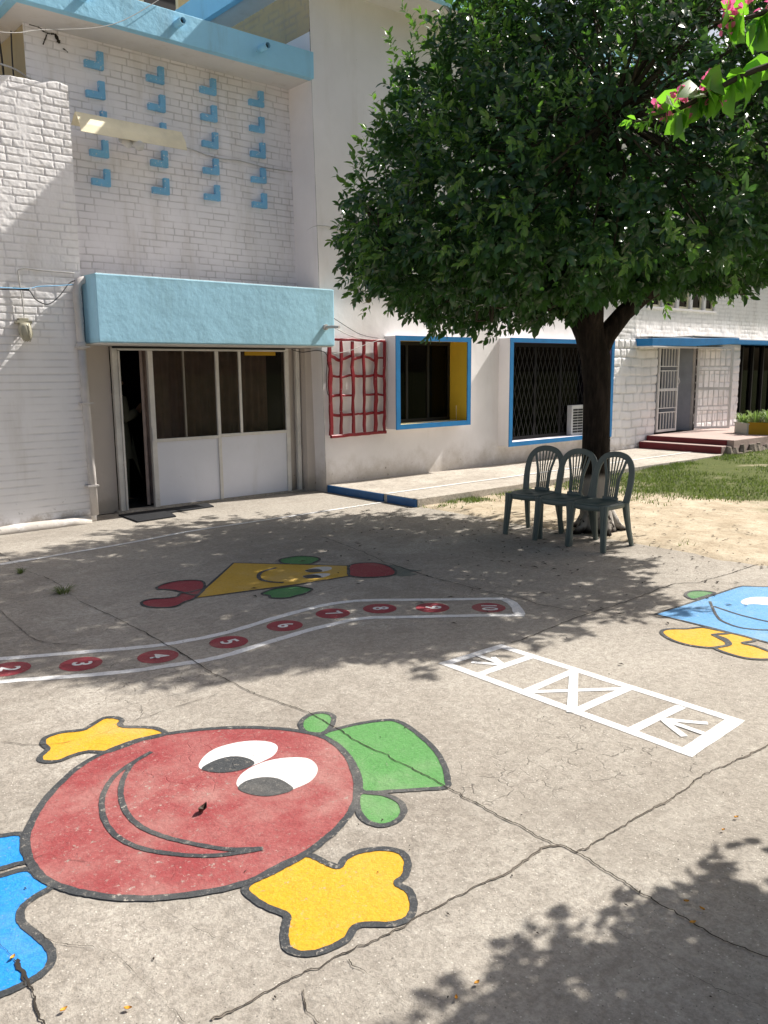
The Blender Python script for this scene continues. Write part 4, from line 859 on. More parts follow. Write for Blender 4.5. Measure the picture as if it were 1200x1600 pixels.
cable([(3.66, 9.30, 2.70), (3.55, 9.29, 2.66), (3.42, 9.25, 2.52), (3.28, 9.22, 2.42), (3.16, 9.23, 2.46), (3.09, 9.25, 2.56), (2.9, 9.2, 2.55), (2.3, 9.1, 2.52)], .006, 'cable_d', 'dark drooping cable slung across the rough brick wall beside the canopy')
cable([(3.62, 9.30, 2.65), (3.4, 9.26, 2.62), (3.2, 9.24, 2.60), (3.0, 9.2, 2.565), (2.2, 9.1, 2.56)], .005, 'lblue', 'thin blue wire crossing the rough brick wall beside the canopy')
m = MB(); m.tube([(2.93, 9.22, 2.565), (3.09, 9.22, 2.56)], .013, 8); tag(m.build('cable_clamp', 'dark_m'), 'small black cable clamp on wires before the rough brick wall', 'clamp')
cable([(5.08, 9.862, 4.44), (5.35, 9.862, 4.44), (5.62, 9.865, 4.40), (5.85, 9.86, 4.385), (6.1, 9.862, 4.40), (6.5, 9.862, 4.372), (6.9, 9.862, 4.375), (6.96, 9.86, 4.35), (6.965, 9.84, 3.62), (6.96, 9.42, 3.61), (6.97, 9.335, 3.61), (7.15, 9.335, 3.615), (7.4, 9.335, 3.58), (8.2, 9.335, 3.56)], .0065, 'cable_w', 'pale cable running from the trough light across the brick wall to the plaster')
cable([(6.99, 9.86, 3.60), (6.985, 9.86, 3.1), (6.97, 9.85, 2.78)], .006, 'cable_w', 'thin pale cable dropping down the wall corner to the canopy')
cable([(-2, 8.6, 4.72), (1.5, 9.0, 4.82), (2.9, 9.1, 4.98), (3.4, 9.2, 5.14), (4.2, 9.25, 5.40), (4.9, 9.27, 5.9)], .0038, 'cable_w', 'pale overhead cable rising from the far left to the blue parapet')
cable([(-2, 9.0, 4.62), (2.0, 9.4, 4.77), (3.1, 9.6, 4.86), (3.5, 9.87, 4.86), (3.72, 9.865, 4.84)], .009, 'cable_w', 'thick pale cable passing above the ragged brick wall top to the brick corner')
cable([(3.30, 10.2, 5.38), (3.32, 10.2, 5.1), (3.36, 10.3, 4.8), (3.35, 10.3, 4.5)], .011, 'cable_d', 'dark looped cable hanging in the gap beside the tan wall')
cable([(3.38, 10.02, 5.36), (3.37, 10.02, 4.95), (3.40, 10.05, 4.5)], .008, 'cable_d', 'dark straight cable hanging beside the corner of the tan wall')
cable([(6.955, 9.2, 2.32), (7.1, 9.22, 2.28), (7.5, 9.28, 2.16), (7.9, 9.30, 2.13), (8.1, 9.3, 2.14)], .006, 'cable_w', 'pale cable sagging from the canopy edge to the trellis top')
cable([(6.95, 9.3, 2.52), (7.25, 9.28, 2.36), (7.6, 9.26, 2.20), (7.95, 9.27, 2.15)], .0045, 'cable_d', 'dark cable slanting from the canopy end down to the trellis top')
cable([(6.66, 9.6, 1.985), (6.8, 9.53, 1.95), (6.95, 9.38, 1.97), (7.05, 9.31, 1.90), (7.03, 9.31, 1.6), (7.05, 9.31, 1.38), (7.10, 9.3, 1.36)], .005, 'cable_d', 'dark loose cable hanging from under the canopy beside the trellis')
cable([(7.1, 9.25, 1.92), (7.4, 9.24, 1.97), (7.7, 9.24, 2.06), (7.98, 9.25, 2.13)], .0045, 'cable_w', 'thin white string threaded across the top of the red trellis')
dp = empty('downpipe', (3.66, 9.29, 0), 'grey white rain pipe bending down beside the blue canopy', 'pipe')
m = MB(); m.tube(catmull([(3.76, 9.32, 2.70), (3.70, 9.29, 2.70), (3.645, 9.28, 2.665), (3.615, 9.275, 2.58), (3.615, 9.275, 2.4), (3.625, 9.275, 1.97)], False, 5), .042, 14); m.build('bend', 'pvc', dp, smooth=True)
m = MB(); m.tube([(3.625, 9.275, 1.98), (3.632, 9.275, 1.5), (3.645, 9.275, .7), (3.65, 9.275, .09)], .045, 14); m.tube([(3.624, 9.275, 2.03), (3.626, 9.275, 1.95)], .052, 14); m.build('pipe', 'pvc', dp, smooth=True)
m = MB()
for z in (1.97, 1.35, .42): m.box(3.575, 3.705, 9.222, 9.345, z, z+.018)
m.build('clip', 'pvc', dp)
m = MB(); m.add([(4.03,9.52,0),(4.00,8.92,0),(4.50,8.96,0),(4.56,9.20,0),(4.58,9.55,0)] + [(4.03,9.52,.018),(4.00,8.92,.018),(4.50,8.96,.018),(4.56,9.20,.018),(4.58,9.55,.018)], [(4,3,2,1,0),(5,6,7,8,9)]+[(i,(i+1)%5,5+(i+1)%5,5+i) for i in range(5)])
tag(m.build('door_mat', 'mat', bevel=.004), 'black ribbed rubber mat in front of the open doorway', 'door mat')
m = MB(); m.add([(4.575,9.25,0),(5.20,9.30,0),(5.27,9.58,0),(4.595,9.56,0),(4.575,9.25,.014),(5.20,9.30,.014),(5.27,9.58,.014),(4.595,9.56,.014)], [(3,2,1,0),(4,5,6,7),(0,1,5,4),(1,2,6,5),(2,3,7,6),(3,0,4,7)])
tag(m.build('door_mat', 'mat', bevel=.004), 'smaller dark mat lying against the white door panels', 'door mat')

# planters on the porch
def planter(x, y, L, ang, mat, label, hgt=.24, wd=.26):
    p = empty('planter', (x, y, .348), label, 'planter')
    m = MB(); t = .025
    for (a, c, e, f_) in ((-L/2, L/2, -wd/2, -wd/2+t), (-L/2, L/2, wd/2-t, wd/2), (-L/2, -L/2+t, -wd/2+t, wd/2-t), (L/2-t, L/2, -wd/2+t, wd/2-t)): m.box(a, c, e, f_, 0, hgt)
    m.box(-L/2+t, L/2-t, -wd/2+t, wd/2-t, 0, hgt-.04); 
    k = MB()
    for (a, c, e, f_) in ((-L/2-.012, L/2+.012, -wd/2-.012, -wd/2+t), (-L/2-.012, L/2+.012, wd/2-t, wd/2+.012), (-L/2-.012, -L/2+t, -wd/2+t, wd/2-t), (L/2-t, L/2+.012, -wd/2+t, wd/2-t)): k.box(a, c, e, f_, hgt+.001, hgt+.026)
    for mb in (m, k): mb.v = [(x+a*math.cos(ang)-b2*math.sin(ang), y+a*math.sin(ang)+b2*math.cos(ang), .348+c) for a, b2, c in mb.v]
    m.build('box', mat, p, bevel=.004); k.build('lip', mat, p, bevel=.004)
    return p
planter(16.88, 8.07, .52, R(53), 'box_w', 'white rectangular planter box on the porch beside the gate pier', .20)
planter(16.85, 7.72, .50, R(-74), 'box_y', 'yellow planter box full of striped grass plants on the porch', .22, .28)
for x, y, h_, lab in ((16.80, 7.86, .30, 'striped spider plant in the yellow planter, on the side of the white planter'), (16.88, 7.60, .32, 'striped spider plant at the outer end of the yellow planter'), (17.0, 8.18, .24, 'darker spider plant in the white planter beside the gate pier')):
    tag(tuft('spider_plant', x, y, .51, 110, h_, .22, 'plant', .011), lab, 'plant', 'plants along the porch')

# ------------------------------------------------------------------ plastic chairs (built facing -y, then turned)
def make_chair():
    root = empty('plastic_chair', (0,0,0), 'x', 'chair', 'green plastic chairs under the tree')
    m = MB(); N = 32; vs = []
    def ring(sx, sy, z, e=4., dish=0.):
        out = []
        for k in range(N):
            a = 2*math.pi*k/N; c_, s_ = math.cos(a), math.sin(a)
            px_ = sx*math.copysign(abs(c_)**(2/e), c_); py_ = sy*math.copysign(abs(s_)**(2/e), s_)
            out.append((px_, py_-.005, z + .012*max(0, -s_)**3*-1.))
        return out
    rings = [ring(.196,.196,.385), ring(.205,.205,.39), ring(.205,.205,.425), ring(.196,.196,.438), ring(.175,.175,.440), ring(.14,.14,.431), ring(.08,.08,.426), ring(.01,.01,.425)]
    rings = [ring(.190,.190,.418), ring(.188,.188,.385)][::-1][:0] + rings
    for r_ in rings: vs += r_
    fs = [(i*N+k, i*N+(k+1) % N, (i+1)*N+(k+1) % N, (i+1)*N+k) for i in range(len(rings)-1) for k in range(N)]
    b0 = len(vs); vs += ring(.188,.188,.415); fs += [(b0+k, b0+(k+1) % N, (k+1) % N, k) for k in range(N)] + [tuple(range(b0, b0+N)), tuple(range((len(rings)-1)*N, len(rings)*N))]
    m.add(vs, fs); m.build('seat', 'chair', root, smooth=True)
    for s in (-1, 1):
        m = MB(); pth = [(s*.178,-.178,.43), (s*.184,-.185,.33), (s*.193,-.197,.16), (s*.203,-.208,0)]
        m.strap(pth, [.088,.070,.060,.052], [.05,.045,.04,.034], Vector((1,.0,0))); m.strap([Vector(p)+Vector((0,-.014,0)) for p in pth], [.026,.02,.016,.012], [.04,.035,.028,.022], Vector((1,0,0)))
        m.build('leg', 'chair', root, smooth=False)
        m = MB(); pth = [(s*.175,.175,.43), (s*.182,.192,.30), (s*.193,.222,.15), (s*.205,.262,0)]
        m.strap(pth, [.058,.052,.046,.040], [.066,.056,.046,.040], Vector((1,0,0))); m.build('leg', 'chair', root)
    # arched back frame
    arch = [(-.186,.165,.425), (-.196,.190,.53), (-.200,.213,.63), (-.192,.234,.72), (-.165,.251,.795), (-.115,.262,.845), (-.055,.267,.866), (0,.268,.871)]
    arch = arch + [(-x, y, z) for x, y, z in arch[-2::-1]]
    q = catmull(arch, False, 4); nb = Vector((0, -.975, .22)); n = len(q)
    sd = [nb.cross((q[min(i+1, n-1)]-q[max(i-1, 0)]).normalized()) for i in range(n)]
    wd = [.070 - .014*math.sin(math.pi*i/(n-1)) for i in range(n)]
    m = MB(); m.strap(q, wd, .022, lambda i: sd[i]); m.build('back_frame', 'chair', root, smooth=False)
    for k in range(7):
        t = (k-3)/3; xb = t*.060; xt = t*.118; yt, zt_ = .262-.012*t*t, .853-.040*t*t
        p0 = Vector((xb, .178, .43)); p3 = Vector((xt, yt, zt_)); pm = p0.lerp(p3, .55); pm.x = xb*.62+xt*.30; pm.y -= .004
        ed = abs(k-3) == 3
        m = MB(); qq = catmull([p0, p0.lerp(pm, .5), pm, pm.lerp(p3, .55), p3], False, 3); m.strap(qq, [.026 if ed else .0115]*len(qq), .014, Vector((1,0,0))); m.build('back_slat', 'chair', root)
    m = MB(); m.strap([(-.085,.176,.44), (0,.181,.44), (.085,.176,.44)], [.05,.055,.05], .018, Vector((0,.2,1))); m.build('back_base', 'chair', root)
    return root
ch0 = make_chair()
for i, (x, y, a, lab) in enumerate(((6.715, 4.60, 0, 'dark green plastic chair nearest the viewer, right before the tree trunk'), (6.73, 5.015, 4, 'dark green plastic chair in the middle, between its two neighbours under the tree'), (6.765, 5.44, 9, 'dark green plastic chair farthest from the tree trunk, first of the row of three'))):
    o = ch0 if i == 0 else copy_tree(ch0)
    o.location = (x, y, .003); o.rotation_euler = (0, 0, R(-90+a)); o['label'] = lab

# ------------------------------------------------------------------ trees and plants
def leaves(tips, axes, per, L, Wd, seed, length=.22, spread=(35, 75), droop=.25, heart=False):
    """leaf blades set in a spiral along a twig for every tip"""
    r = np.random.default_rng(seed); T = len(tips); n = T*per
    ax = np.repeat(axes, per, 0); k = np.tile(np.arange(per), T); tip = np.repeat(tips, per, 0)
    t = (k+.5)/per; tl = np.repeat(length*r.uniform(.7, 1.25, T), per)
    base = tip - ax*(tl*(1-t))[:, None] + r.normal(0, .008, (n, 3))
    ref = np.where(np.abs(ax[:, 2:3]) > .9, np.array([[1., 0, 0]]), np.array([[0, 0, 1.]]))
    u = np.cross(ax, ref); u /= np.linalg.norm(u, axis=1)[:, None]; v = np.cross(ax, u)
    ph = k*2.4 + np.repeat(r.uniform(0, 6.28, T), per) + r.normal(0, .35, n)
    rad = u*np.cos(ph)[:, None] + v*np.sin(ph)[:, None]
    th = np.radians(spread[1] + (spread[0]-spread[1])*t + r.normal(0, 11, n))
    d = ax*np.cos(th)[:, None] + rad*np.sin(th)[:, None]; d[:, 2] -= droop*r.uniform(.2, 1.4, n); d /= np.linalg.norm(d, axis=1)[:, None]
    s = np.cross(d, ax) + r.normal(0, .25, (n, 3)); s -= d*(s*d).sum(1)[:, None]; s /= np.linalg.norm(s, axis=1)[:, None]
    nn = np.cross(s, d); nn *= np.sign(nn[:, 2:3] + 1e-6)
    l = (L*r.uniform(.65, 1.2, n))[:, None]; w = l*Wd*r.uniform(.85, 1.15, n)[:, None]
    c1, c2 = ((.30, .55), (.72, .40)) if heart else ((.34, .5), (.70, .42))
    P0 = base; tipv = base + d*l - nn*l*.16
    A1 = base + d*l*c1[0]; A2 = base + d*l*c2[0] - nn*l*.05
    L1 = A1 - s*w*c1[1] + nn*w*.16; R1 = A1 + s*w*c1[1] + nn*w*.16
    L2 = A2 - s*w*c2[1] + nn*w*.10; R2 = A2 + s*w*c2[1] + nn*w*.10
    V = np.stack([P0, L1, A1, R1, L2, A2, R2, tipv], 1).reshape(-1, 3)
    o = (np.arange(n)*8)[:, None, None]
    F = (np.array([[0,2,1],[0,3,2],[1,2,5],[1,5,4],[2,3,6],[2,6,5],[4,5,7],[5,6,7]])[None] + o).reshape(-1, 3)
    return V, F

def unit(n, r):
    v = r.normal(size=(n, 3)); return v/np.linalg.norm(v, axis=1)[:, None]
TC = np.array([7.36, 5.06, 3.08])
def crown_radius(d, seed):
    lim = np.clip((d[:, 0]*.80 - d[:, 1]*.60), -1, 1)
    dn = np.where(lim > 0, .66 - .20*lim, .66 - .32*lim)
    dn = dn*(1 + .55*vnoise(d[:, 0]*4+11, d[:, 1]*4+5, seed+6, 3)); up = np.where(d[:, 2] > 0, 2.9, dn); pw = np.where(d[:, 2] > 0, 2., 3.6)
    hr_ = np.sqrt((d[:, 0]/2.42)**2 + (d[:, 1]/np.where(d[:, 1] < 0, 2.56, 2.78))**2)
    e = (hr_**pw + (np.abs(d[:, 2])/up)**pw)**(-1/pw)
    a = np.arctan2(d[:, 1], d[:, 0]); el = d[:, 2]
    l1 = vnoise(a*1.1+9, el*2.4+4, seed, 2); l2 = vnoise(a*3.4+3, el*5.5+8, seed+1, 2)
    l3 = vnoise(a*7+1, el*11+2, seed+2, 1)
    lump = .12*l1 + .15*l2 + .06*l3
    left_ = np.clip((-.756*d[:, 0] + .655*d[:, 1])*1.4, 0, 1)
    near_ = np.clip((-.7*d[:, 0] - .7*d[:, 1])*1.4, 0, 1)
    return e*(1 - .07*left_*np.clip(d[:, 2]*2, 0, 1) - .06*near_*np.clip(d[:, 2]*2, 0, 1))*(1 + np.minimum(lump, .13 - .08*left_ - .08*near_))
r = np.random.default_rng(5)
tree = empty('tree', (7.36, 5.06, 0), 'broad round citrus tree with dense dark glossy leaves and limewashed trunk foot', 'tree')
d = unit(6600, r); d[:, 2] = np.where(d[:, 2] < 0, d[:, 2]*.62, d[:, 2]); d /= np.linalg.norm(d, axis=1)[:, None]
rad = crown_radius(d, 91)
f_ = np.where(r.random(len(d)) < .68, r.uniform(.84, 1.03, len(d)), r.uniform(.40, .9, len(d)))
tips = TC + d*(rad*f_)[:, None]
# gaps: drop twigs where a 3-D noise is low
gn = np.array([mnoise.noise(Vector(p*1.25)) + .7*mnoise.noise(Vector(p*3.4)) for p in tips])
thr = -.46 + .30*np.clip((d[:, 0]*.76 - d[:, 1]*.65)*1.5 + .3, 0, 1)*np.clip((tips[:, 2]-3.7)/1.2, 0, 1)
keep = (gn > thr) & (tips[:, 2] > 1.98)
tips, d2 = tips[keep], d[keep]
axes = d2*.75 + unit(len(tips), r)*.55 + np.array([0, 0, .22]); low_ = (tips[:, 2] < 2.7)[:, None]
axes = np.where(low_, axes - np.array([0, 0, .35]), axes); axes /= np.linalg.norm(axes, axis=1)[:, None]
V, F = leaves(tips, axes, 13, .100, .44, 3, .24)
raw_mesh('crown', V, F, 'leaf', tree)
# paler young shoots standing out of the crown
ds = unit(2000, r); ds = ds[ds[:, 2] > -.25]; ds = ds[vnoise(np.arctan2(ds[:, 1], ds[:, 0])*2.5+20, ds[:, 2]*4+20, 77, 2) > -.05]
ts = TC + ds*(crown_radius(ds, 91)*r.uniform(.99, 1.11, len(ds)))[:, None]; dn_ = ds[:, 2] < .12
as_ = ds*.6 + unit(len(ds), r)*.35 + np.where(dn_, -.35, .5)[:, None]*np.array([0, 0, 1.]); ts[:, 2] -= np.where(dn_, r.uniform(0, .22, len(ts)), 0); as_ /= np.linalg.norm(as_, axis=1)[:, None]
V, F = leaves(ts, as_, 11, .085, .40, 33, .20, (30, 65), .1)
raw_mesh('young_shoots', V, F, 'leafy', tree)
m = MB(); J = lambda s: random.uniform(-s, s)
m.tube([(7.365,5.055,-.05),(7.36,5.06,.06),(7.345,5.075,.22),(7.335,5.08,.5),(7.325,5.085,1.),(7.32,5.09,1.5),(7.30,5.105,1.8),(7.25,5.15,2.05),(7.13,5.25,2.35),(6.97,5.40,2.75),(6.78,5.6,3.3),(6.65,5.8,3.9)],
       [.225,.185,.163,.152,.141,.138,.150,.155,.13,.11,.085,.05], 16)
m.tube([(7.30,5.10,1.80),(7.38,5.04,2.04),(7.51,4.93,2.25),(7.67,4.79,2.43),(7.86,4.62,2.57),(8.02,4.48,2.66),(8.35,4.2,2.9),(8.75,3.9,3.25),(9.2,3.6,3.7)], [.10,.105,.09,.078,.070,.064,.052,.038,.02], 12)
m.tube([(7.27,5.13,1.95),(7.30,5.2,2.3),(7.38,5.35,2.75),(7.5,5.6,3.4),(7.55,5.7,4.3),(7.5,5.75,5.0)], [.13,.12,.10,.08,.055,.03], 12)
m.tube([(7.25,5.12,2.05),(7.1,5.0,2.45),(6.85,4.8,2.85),(6.5,4.5,3.3),(6.1,4.2,3.7)], [.11,.09,.07,.05,.03], 10)
m.tube([(7.2,5.2,2.2),(6.9,5.55,2.42),(6.5,5.95,2.62),(6.1,6.3,2.85),(5.7,6.6,3.1)], [.09,.075,.06,.045,.025], 10)
m.tube([(7.3,5.15,2.1),(7.6,5.6,2.45),(7.9,6.1,2.8),(8.2,6.6,3.3)], [.09,.075,.055,.03], 10)
for k in range(5):
    a = k*1.257+.4; m.tube([(7.36+.12*math.cos(a), 5.06+.12*math.sin(a), .22), (7.36+.21*math.cos(a), 5.06+.21*math.sin(a), .06), (7.36+.34*math.cos(a), 5.06+.34*math.sin(a), -.04)], [.05,.05,.025], 8)
m.build('trunk', 'bark', tree, smooth=True, recalc=False)
m = MB()
ends = [(6.65,5.8,3.9),(9.2,3.6,3.7),(7.5,5.75,5.0),(6.1,4.2,3.7),(5.7,6.6,3.1),(8.2,6.6,3.3),(7.5,5.6,3.4),(8.35,4.2,2.9),(6.97,5.4,2.75),(6.5,5.95,2.62)]
for k in r.choice(len(tips), 420, replace=False):
    p = tips[k]; e_ = min(ends, key=lambda q: (q[0]-p[0])**2+(q[1]-p[1])**2+(q[2]-p[2])**2*1.4)
    q1 = np.array(e_)*.55+p*.45+r.normal(0, .12, 3); m.tube([e_, tuple(q1), tuple(p-axes[k]*.12), tuple(p)], [.022, .013, .006, .003], 4, cap=False)
m.build('branches', 'twig', tree, recalc=False)
for (x, y, z) in ((5.55, 6.62, 2.40), (6.9, 5.2, 2.25), (5.7, 6.45, 3.2), (7.25, 3.3, 2.6), (6.4, 4.1, 2.7), (8.2, 3.7, 2.6)):
    m = MB(); m.tube([(x, y, z+.034*math.cos(q)) for q in np.linspace(.05, 3.09, 9)], [.034*math.sin(q) for q in np.linspace(.05, 3.09, 9)], 12); m.build('fruit', 'orange', tree, smooth=True)

bg = empty('bougainvillea', (4.3, .35, 0), 'bougainvillea bush with pink flowers reaching bright leaves in from the right', 'bush')
r = np.random.default_rng(17)
d = unit(2100, r); rr = r.uniform(.45, 1.08, 2100)**.6
tips = np.array([3.50, .06, 2.0]) + d*np.array([1.4, .95, .90])*rr[:, None]*(1+.25*vnoise(d[:, 0]*3+5, d[:, 1]*3+d[:, 2]*2+7, 8, 2))[:, None]
ax = d*.7 + unit(len(d), r)*.6 + np.array([0, 0, -.1]); ax /= np.linalg.norm(ax, axis=1)[:, None]
kk = (.756*tips[:, 0] - .655*tips[:, 1]) > .56*((.655*tips[:, 0] + .756*tips[:, 1])*.986 - (tips[:, 2]-1.7)*.168); tips, ax = tips[kk], ax[kk]
V1, F1 = leaves(tips, ax, 9, .075, .72, 4, .24, (50, 85), .45, True)
arms = [[(3.6,.35,2.35),(2.9,.62,2.50),(2.35,.82,2.47),(2.0,.955,2.375),(1.86,1.04,2.30),(1.80,1.085,2.265),(1.735,1.14,2.245)], [(3.6,.35,2.6),(2.9,.62,2.66),(2.4,.80,2.62),(2.03,.93,2.50),(1.93,.985,2.465),(1.87,1.03,2.455)]]
at, aa = [], []
for j, arm in enumerate(arms):
    q = catmull(arm, False, 8)
    for i in range(8, len(q)-(8 if j == 0 else 3)):
        if (i % 2 and j == 0) or (i % 3 and j == 1): continue
        dd = np.array((q[i]-q[i-1]).normalized()); at.append(np.array(q[i])); aa.append(dd)
V2, F2 = leaves(np.array(at), np.array(aa), 4, .068, .74, 6, .07, (60, 95), .95, True)
# small pale tip leaves
q = catmull(arms[0], False, 8); at = np.array([np.array(q[i]) for i in range(len(q)-7, len(q))]); aa = np.repeat(np.array([[-.6, .4, -.1]]), len(at), 0); aa /= np.linalg.norm(aa[0])
V3, F3 = leaves(at, aa, 5, .026, .5, 8, .03, (40, 80), .4)
raw_mesh('foliage', np.concatenate([V1, V2, V3]), np.concatenate([F1, F2+len(V1), F3+len(V1)+len(V2)]), 'bleaf', bg)
m = MB()
for arm in arms: q = catmull(arm, False, 6); m.tube(q, list(np.linspace(.012, .0025, len(q))), 6)
for k in range(7): a = k*.9; m.tube([(4.35+.1*math.cos(a), .3+.1*math.sin(a), -.03), (4.35+.2*math.cos(a), .3+.15*math.sin(a), .9), (4.35+.5*math.cos(a), .25+.35*math.sin(a), 1.8), (4.35+.9*math.cos(a), .2+.5*math.sin(a), 2.4)], [.035, .028, .018, .008], 7)
m.tube([(4.4,.2,1.7),(4.0,.3,2.2),(3.6,.35,2.35)], [.02,.016,.012], 6); m.tube([(4.4,.2,1.8),(4.0,.3,2.4),(3.6,.35,2.6)], [.02,.016,.012], 6)
m.build('stems', 'twig', bg, smooth=True, recalc=False)
fl = [(1.772,1.11,2.275),(1.79,1.095,2.262),(1.805,1.08,2.305),(1.83,1.065,2.30),(1.845,1.05,2.31),(1.835,1.075,2.275),(1.87,1.035,2.335),(1.865,1.04,2.322),(1.885,1.02,2.29),(1.905,1.0,2.47),(1.90,1.005,2.452),(1.895,1.01,2.485),(1.93,.985,2.505),(1.985,.95,2.475),(2.03,.93,2.46),(1.97,.96,2.50),(1.89,1.01,2.44)]
for (x, y, z) in fl:
    ax1 = unit(2, r)*np.array([.5, .5, 1]) + np.array([-.3, .2, .2]); ax1 /= np.linalg.norm(ax1, axis=1)[:, None]
    Vf, Ff = leaves(np.array([[x, y, z], [x+.006, y-.004, z+.008]]), ax1, 4, 0.0165, .72, int(abs(x)*1e4+z*1e3), .008, (40, 75), .05, True)
    raw_mesh('flower', Vf, Ff, 'bract', bg)

# lawn blades
r = np.random.default_rng(23); n = 260000
gx = r.uniform(7.0, 24, n); gy = r.uniform(-3, 7.50, n)
gx[:12000] = r.uniform(7.05, 15, 12000); gy[:12000] = 7.50 - np.abs(r.normal(0, .22, 12000))
nz_ = vnoise(gx*.9, gy*.9, 3, 4); nf = vnoise(gx*3.3, gy*3.3, 4, 3)
dens = np.clip((gx-8.8)/2.4, 0, 1)*.80 + nz_*1.3 + nf*.5 - .34
dens -= np.clip((9.2-gx)*.5, 0, .6)
dens[:12000] = .10 + nf[:12000]*1.0 + nz_[:12000]*.4
kp = r.random(n) < np.clip(dens*1.6, .0, 1); kp &= gy < 7.49
gx, gy = gx[kp], gy[kp]; n = len(gx)
gz = np.clip((gx-7.12)*.12, -.04, .012) + vnoise(gx*3.1, gy*3.1, 11, 5, .6)*.022 + np.clip((gx-9)*.012, 0, .09)
a = r.uniform(0, 6.28, n); h_ = r.uniform(.018, .052, n); wv = r.uniform(.004, .009, n); ln = r.uniform(.2, .9, n)*h_
b0 = np.stack([gx-np.sin(a)*wv, gy+np.cos(a)*wv, gz-.004], -1); b1 = np.stack([gx+np.sin(a)*wv, gy-np.cos(a)*wv, gz-.004], -1)
tp = np.stack([gx+np.cos(a)*ln, gy+np.sin(a)*ln, gz+h_], -1)
V = np.stack([b0, b1, tp], 1).reshape(-1, 3); F = np.arange(3*n).reshape(-1, 3)
tag(raw_mesh('lawn_grass', V, F, 'grass'), 'patchy green lawn grass beyond the sandy soil', 'grass', kind='stuff')

# ------------------------------------------------------------------ person inside the dark doorway
def skin_mesh(name, verts, edges, radii, mat, parent, sub=2):
    me = bpy.data.meshes.new(name); me.from_pydata(verts, edges, []); o = bpy.data.objects.new(name, me); col.objects.link(o)
    sk = o.modifiers.new('s', 'SKIN'); ss = o.modifiers.new('b', 'SUBSURF'); ss.levels = ss.render_levels = sub
    for v, rr_ in zip(me.skin_vertices[0].data, radii): v.radius = rr_ if hasattr(rr_, '__len__') else (rr_, rr_)
    me.skin_vertices[0].data[0].use_root = True
    bpy.context.view_layer.update()
    nm = bpy.data.meshes.new_from_object(o.evaluated_get(bpy.context.evaluated_depsgraph_get()))
    bpy.data.objects.remove(o); nm.name = name; nm.materials.clear(); nm.materials.append(M[mat])
    nm.polygons.foreach_set('use_smooth', [True]*len(nm.polygons))
    q = bpy.data.objects.new(name, nm); col.objects.link(q)
    if parent: q.parent = parent
    return q
pr = empty('person', (4.475, 10.45, .012), 'person in loose khaki clothes standing in the dark doorway, one forearm raised', 'person')
bv = [(0,0,.92),(0,0,1.08),(.01,0,1.26),(.005,0,1.38),(.012,0,1.45),(.03,0,1.52),(.022,0,1.585)]
be = [(0,1),(1,2),(2,3),(3,4),(4,5),(5,6)]; br = [(.13,.10),(.115,.095),(.14,.10),(.09,.07),(.05,.05),(.068,.078),(.078,.088)]
for s in (-1, 1):
    n0 = len(bv)
    if s == -1: arm = [(.005,-.16,1.36),(.03,-.215,1.10),(.20,-.17,1.185),(.255,-.15,1.225)]
    else: arm = [(.005,.16,1.36),(.0,.215,1.08),(.10,.20,.87),(.13,.19,.80)]
    bv += arm; be += [(3, n0), (n0, n0+1), (n0+1, n0+2), (n0+2, n0+3)]; br += [.055, .042, .030, (.026, .038)]
    h0 = Vector(arm[3]); dr_ = (h0-Vector(arm[2])).normalized(); sd_ = Vector((0, 0, 1)) if s == -1 else Vector((1, 0, 0))
    for k in range(5):
        off = (k-1.8)*.017; L = (.045, .075, .085, .08, .062)[k]; n1 = len(bv); base = h0 + sd_*off*.8
        dd = dr_ if k else (dr_*.5 + sd_*-.9).normalized()
        bv += [tuple(base + dd*L*.45 + sd_*off*.4), tuple(base + dd*L*.8 + Vector((0, .012*-s, -.01)))]
        be += [(n0+3, n1), (n1, n1+1)]; br += [.0095, .008]
    n2 = len(bv); bv += [(0,s*.09,.86),(.012,s*.095,.48),(-.015,s*.095,.085),(.05,s*.10,.035),(.14,s*.105,.025)]
    be += [(0,n2),(n2,n2+1),(n2+1,n2+2),(n2+2,n2+3),(n2+3,n2+4)]; br += [.085,.058,.040,(.035,.03),(.03,.02)]
bd = skin_mesh('body', bv, be, br, 'skin', pr)
def loft(name, secs, mat, parent, n=20):
    m = MB(); o0 = parent_origin(parent)
    for (cx, cy, z, rx, ry) in secs: m.v += [(o0.x+cx+rx*math.cos(2*math.pi*k/n)*(1+.03*math.sin(5*k)), o0.y+cy+ry*math.sin(2*math.pi*k/n)*(1+.03*math.sin(7*k)), o0.z+z) for k in range(n)]
    m.f += [(i*n+k, i*n+(k+1) % n, (i+1)*n+(k+1) % n, (i+1)*n+k) for i in range(len(secs)-1) for k in range(n)]
    return m.build(name, mat, parent, smooth=True)
loft('shirt', [(0,0,1.40,.07,.08),(.0,0,1.385,.10,.16),(.01,0,1.32,.135,.20),(.012,0,1.2,.145,.185),(.0,0,1.06,.13,.165),(0,0,.92,.15,.18),(.01,0,.72,.165,.19),(.02,0,.58,.18,.20)], 'cloth', pr)
for s in (-1, 1): loft('trouser_leg', [(0,s*.085,.80,.10,.095),(.01,s*.092,.5,.088,.085),(0,s*.095,.25,.085,.08),(-.01,s*.095,.07,.085,.078)], 'cloth', pr)
for pth in ([(.005,-.165,1.365),(.02,-.21,1.22),(.03,-.22,1.09),(.12,-.20,1.14),(.19,-.175,1.18)], [(.005,.165,1.365),(.0,.21,1.2),(.0,.22,1.07),(.06,.21,.96)]):
    m = MB(); o0 = parent_origin(pr); m.tube([Vector(p)+o0 for p in pth], [.072,.068,.064,.058,.052][:len(pth)], 14); m.build('sleeve', 'cloth', pr, smooth=True)
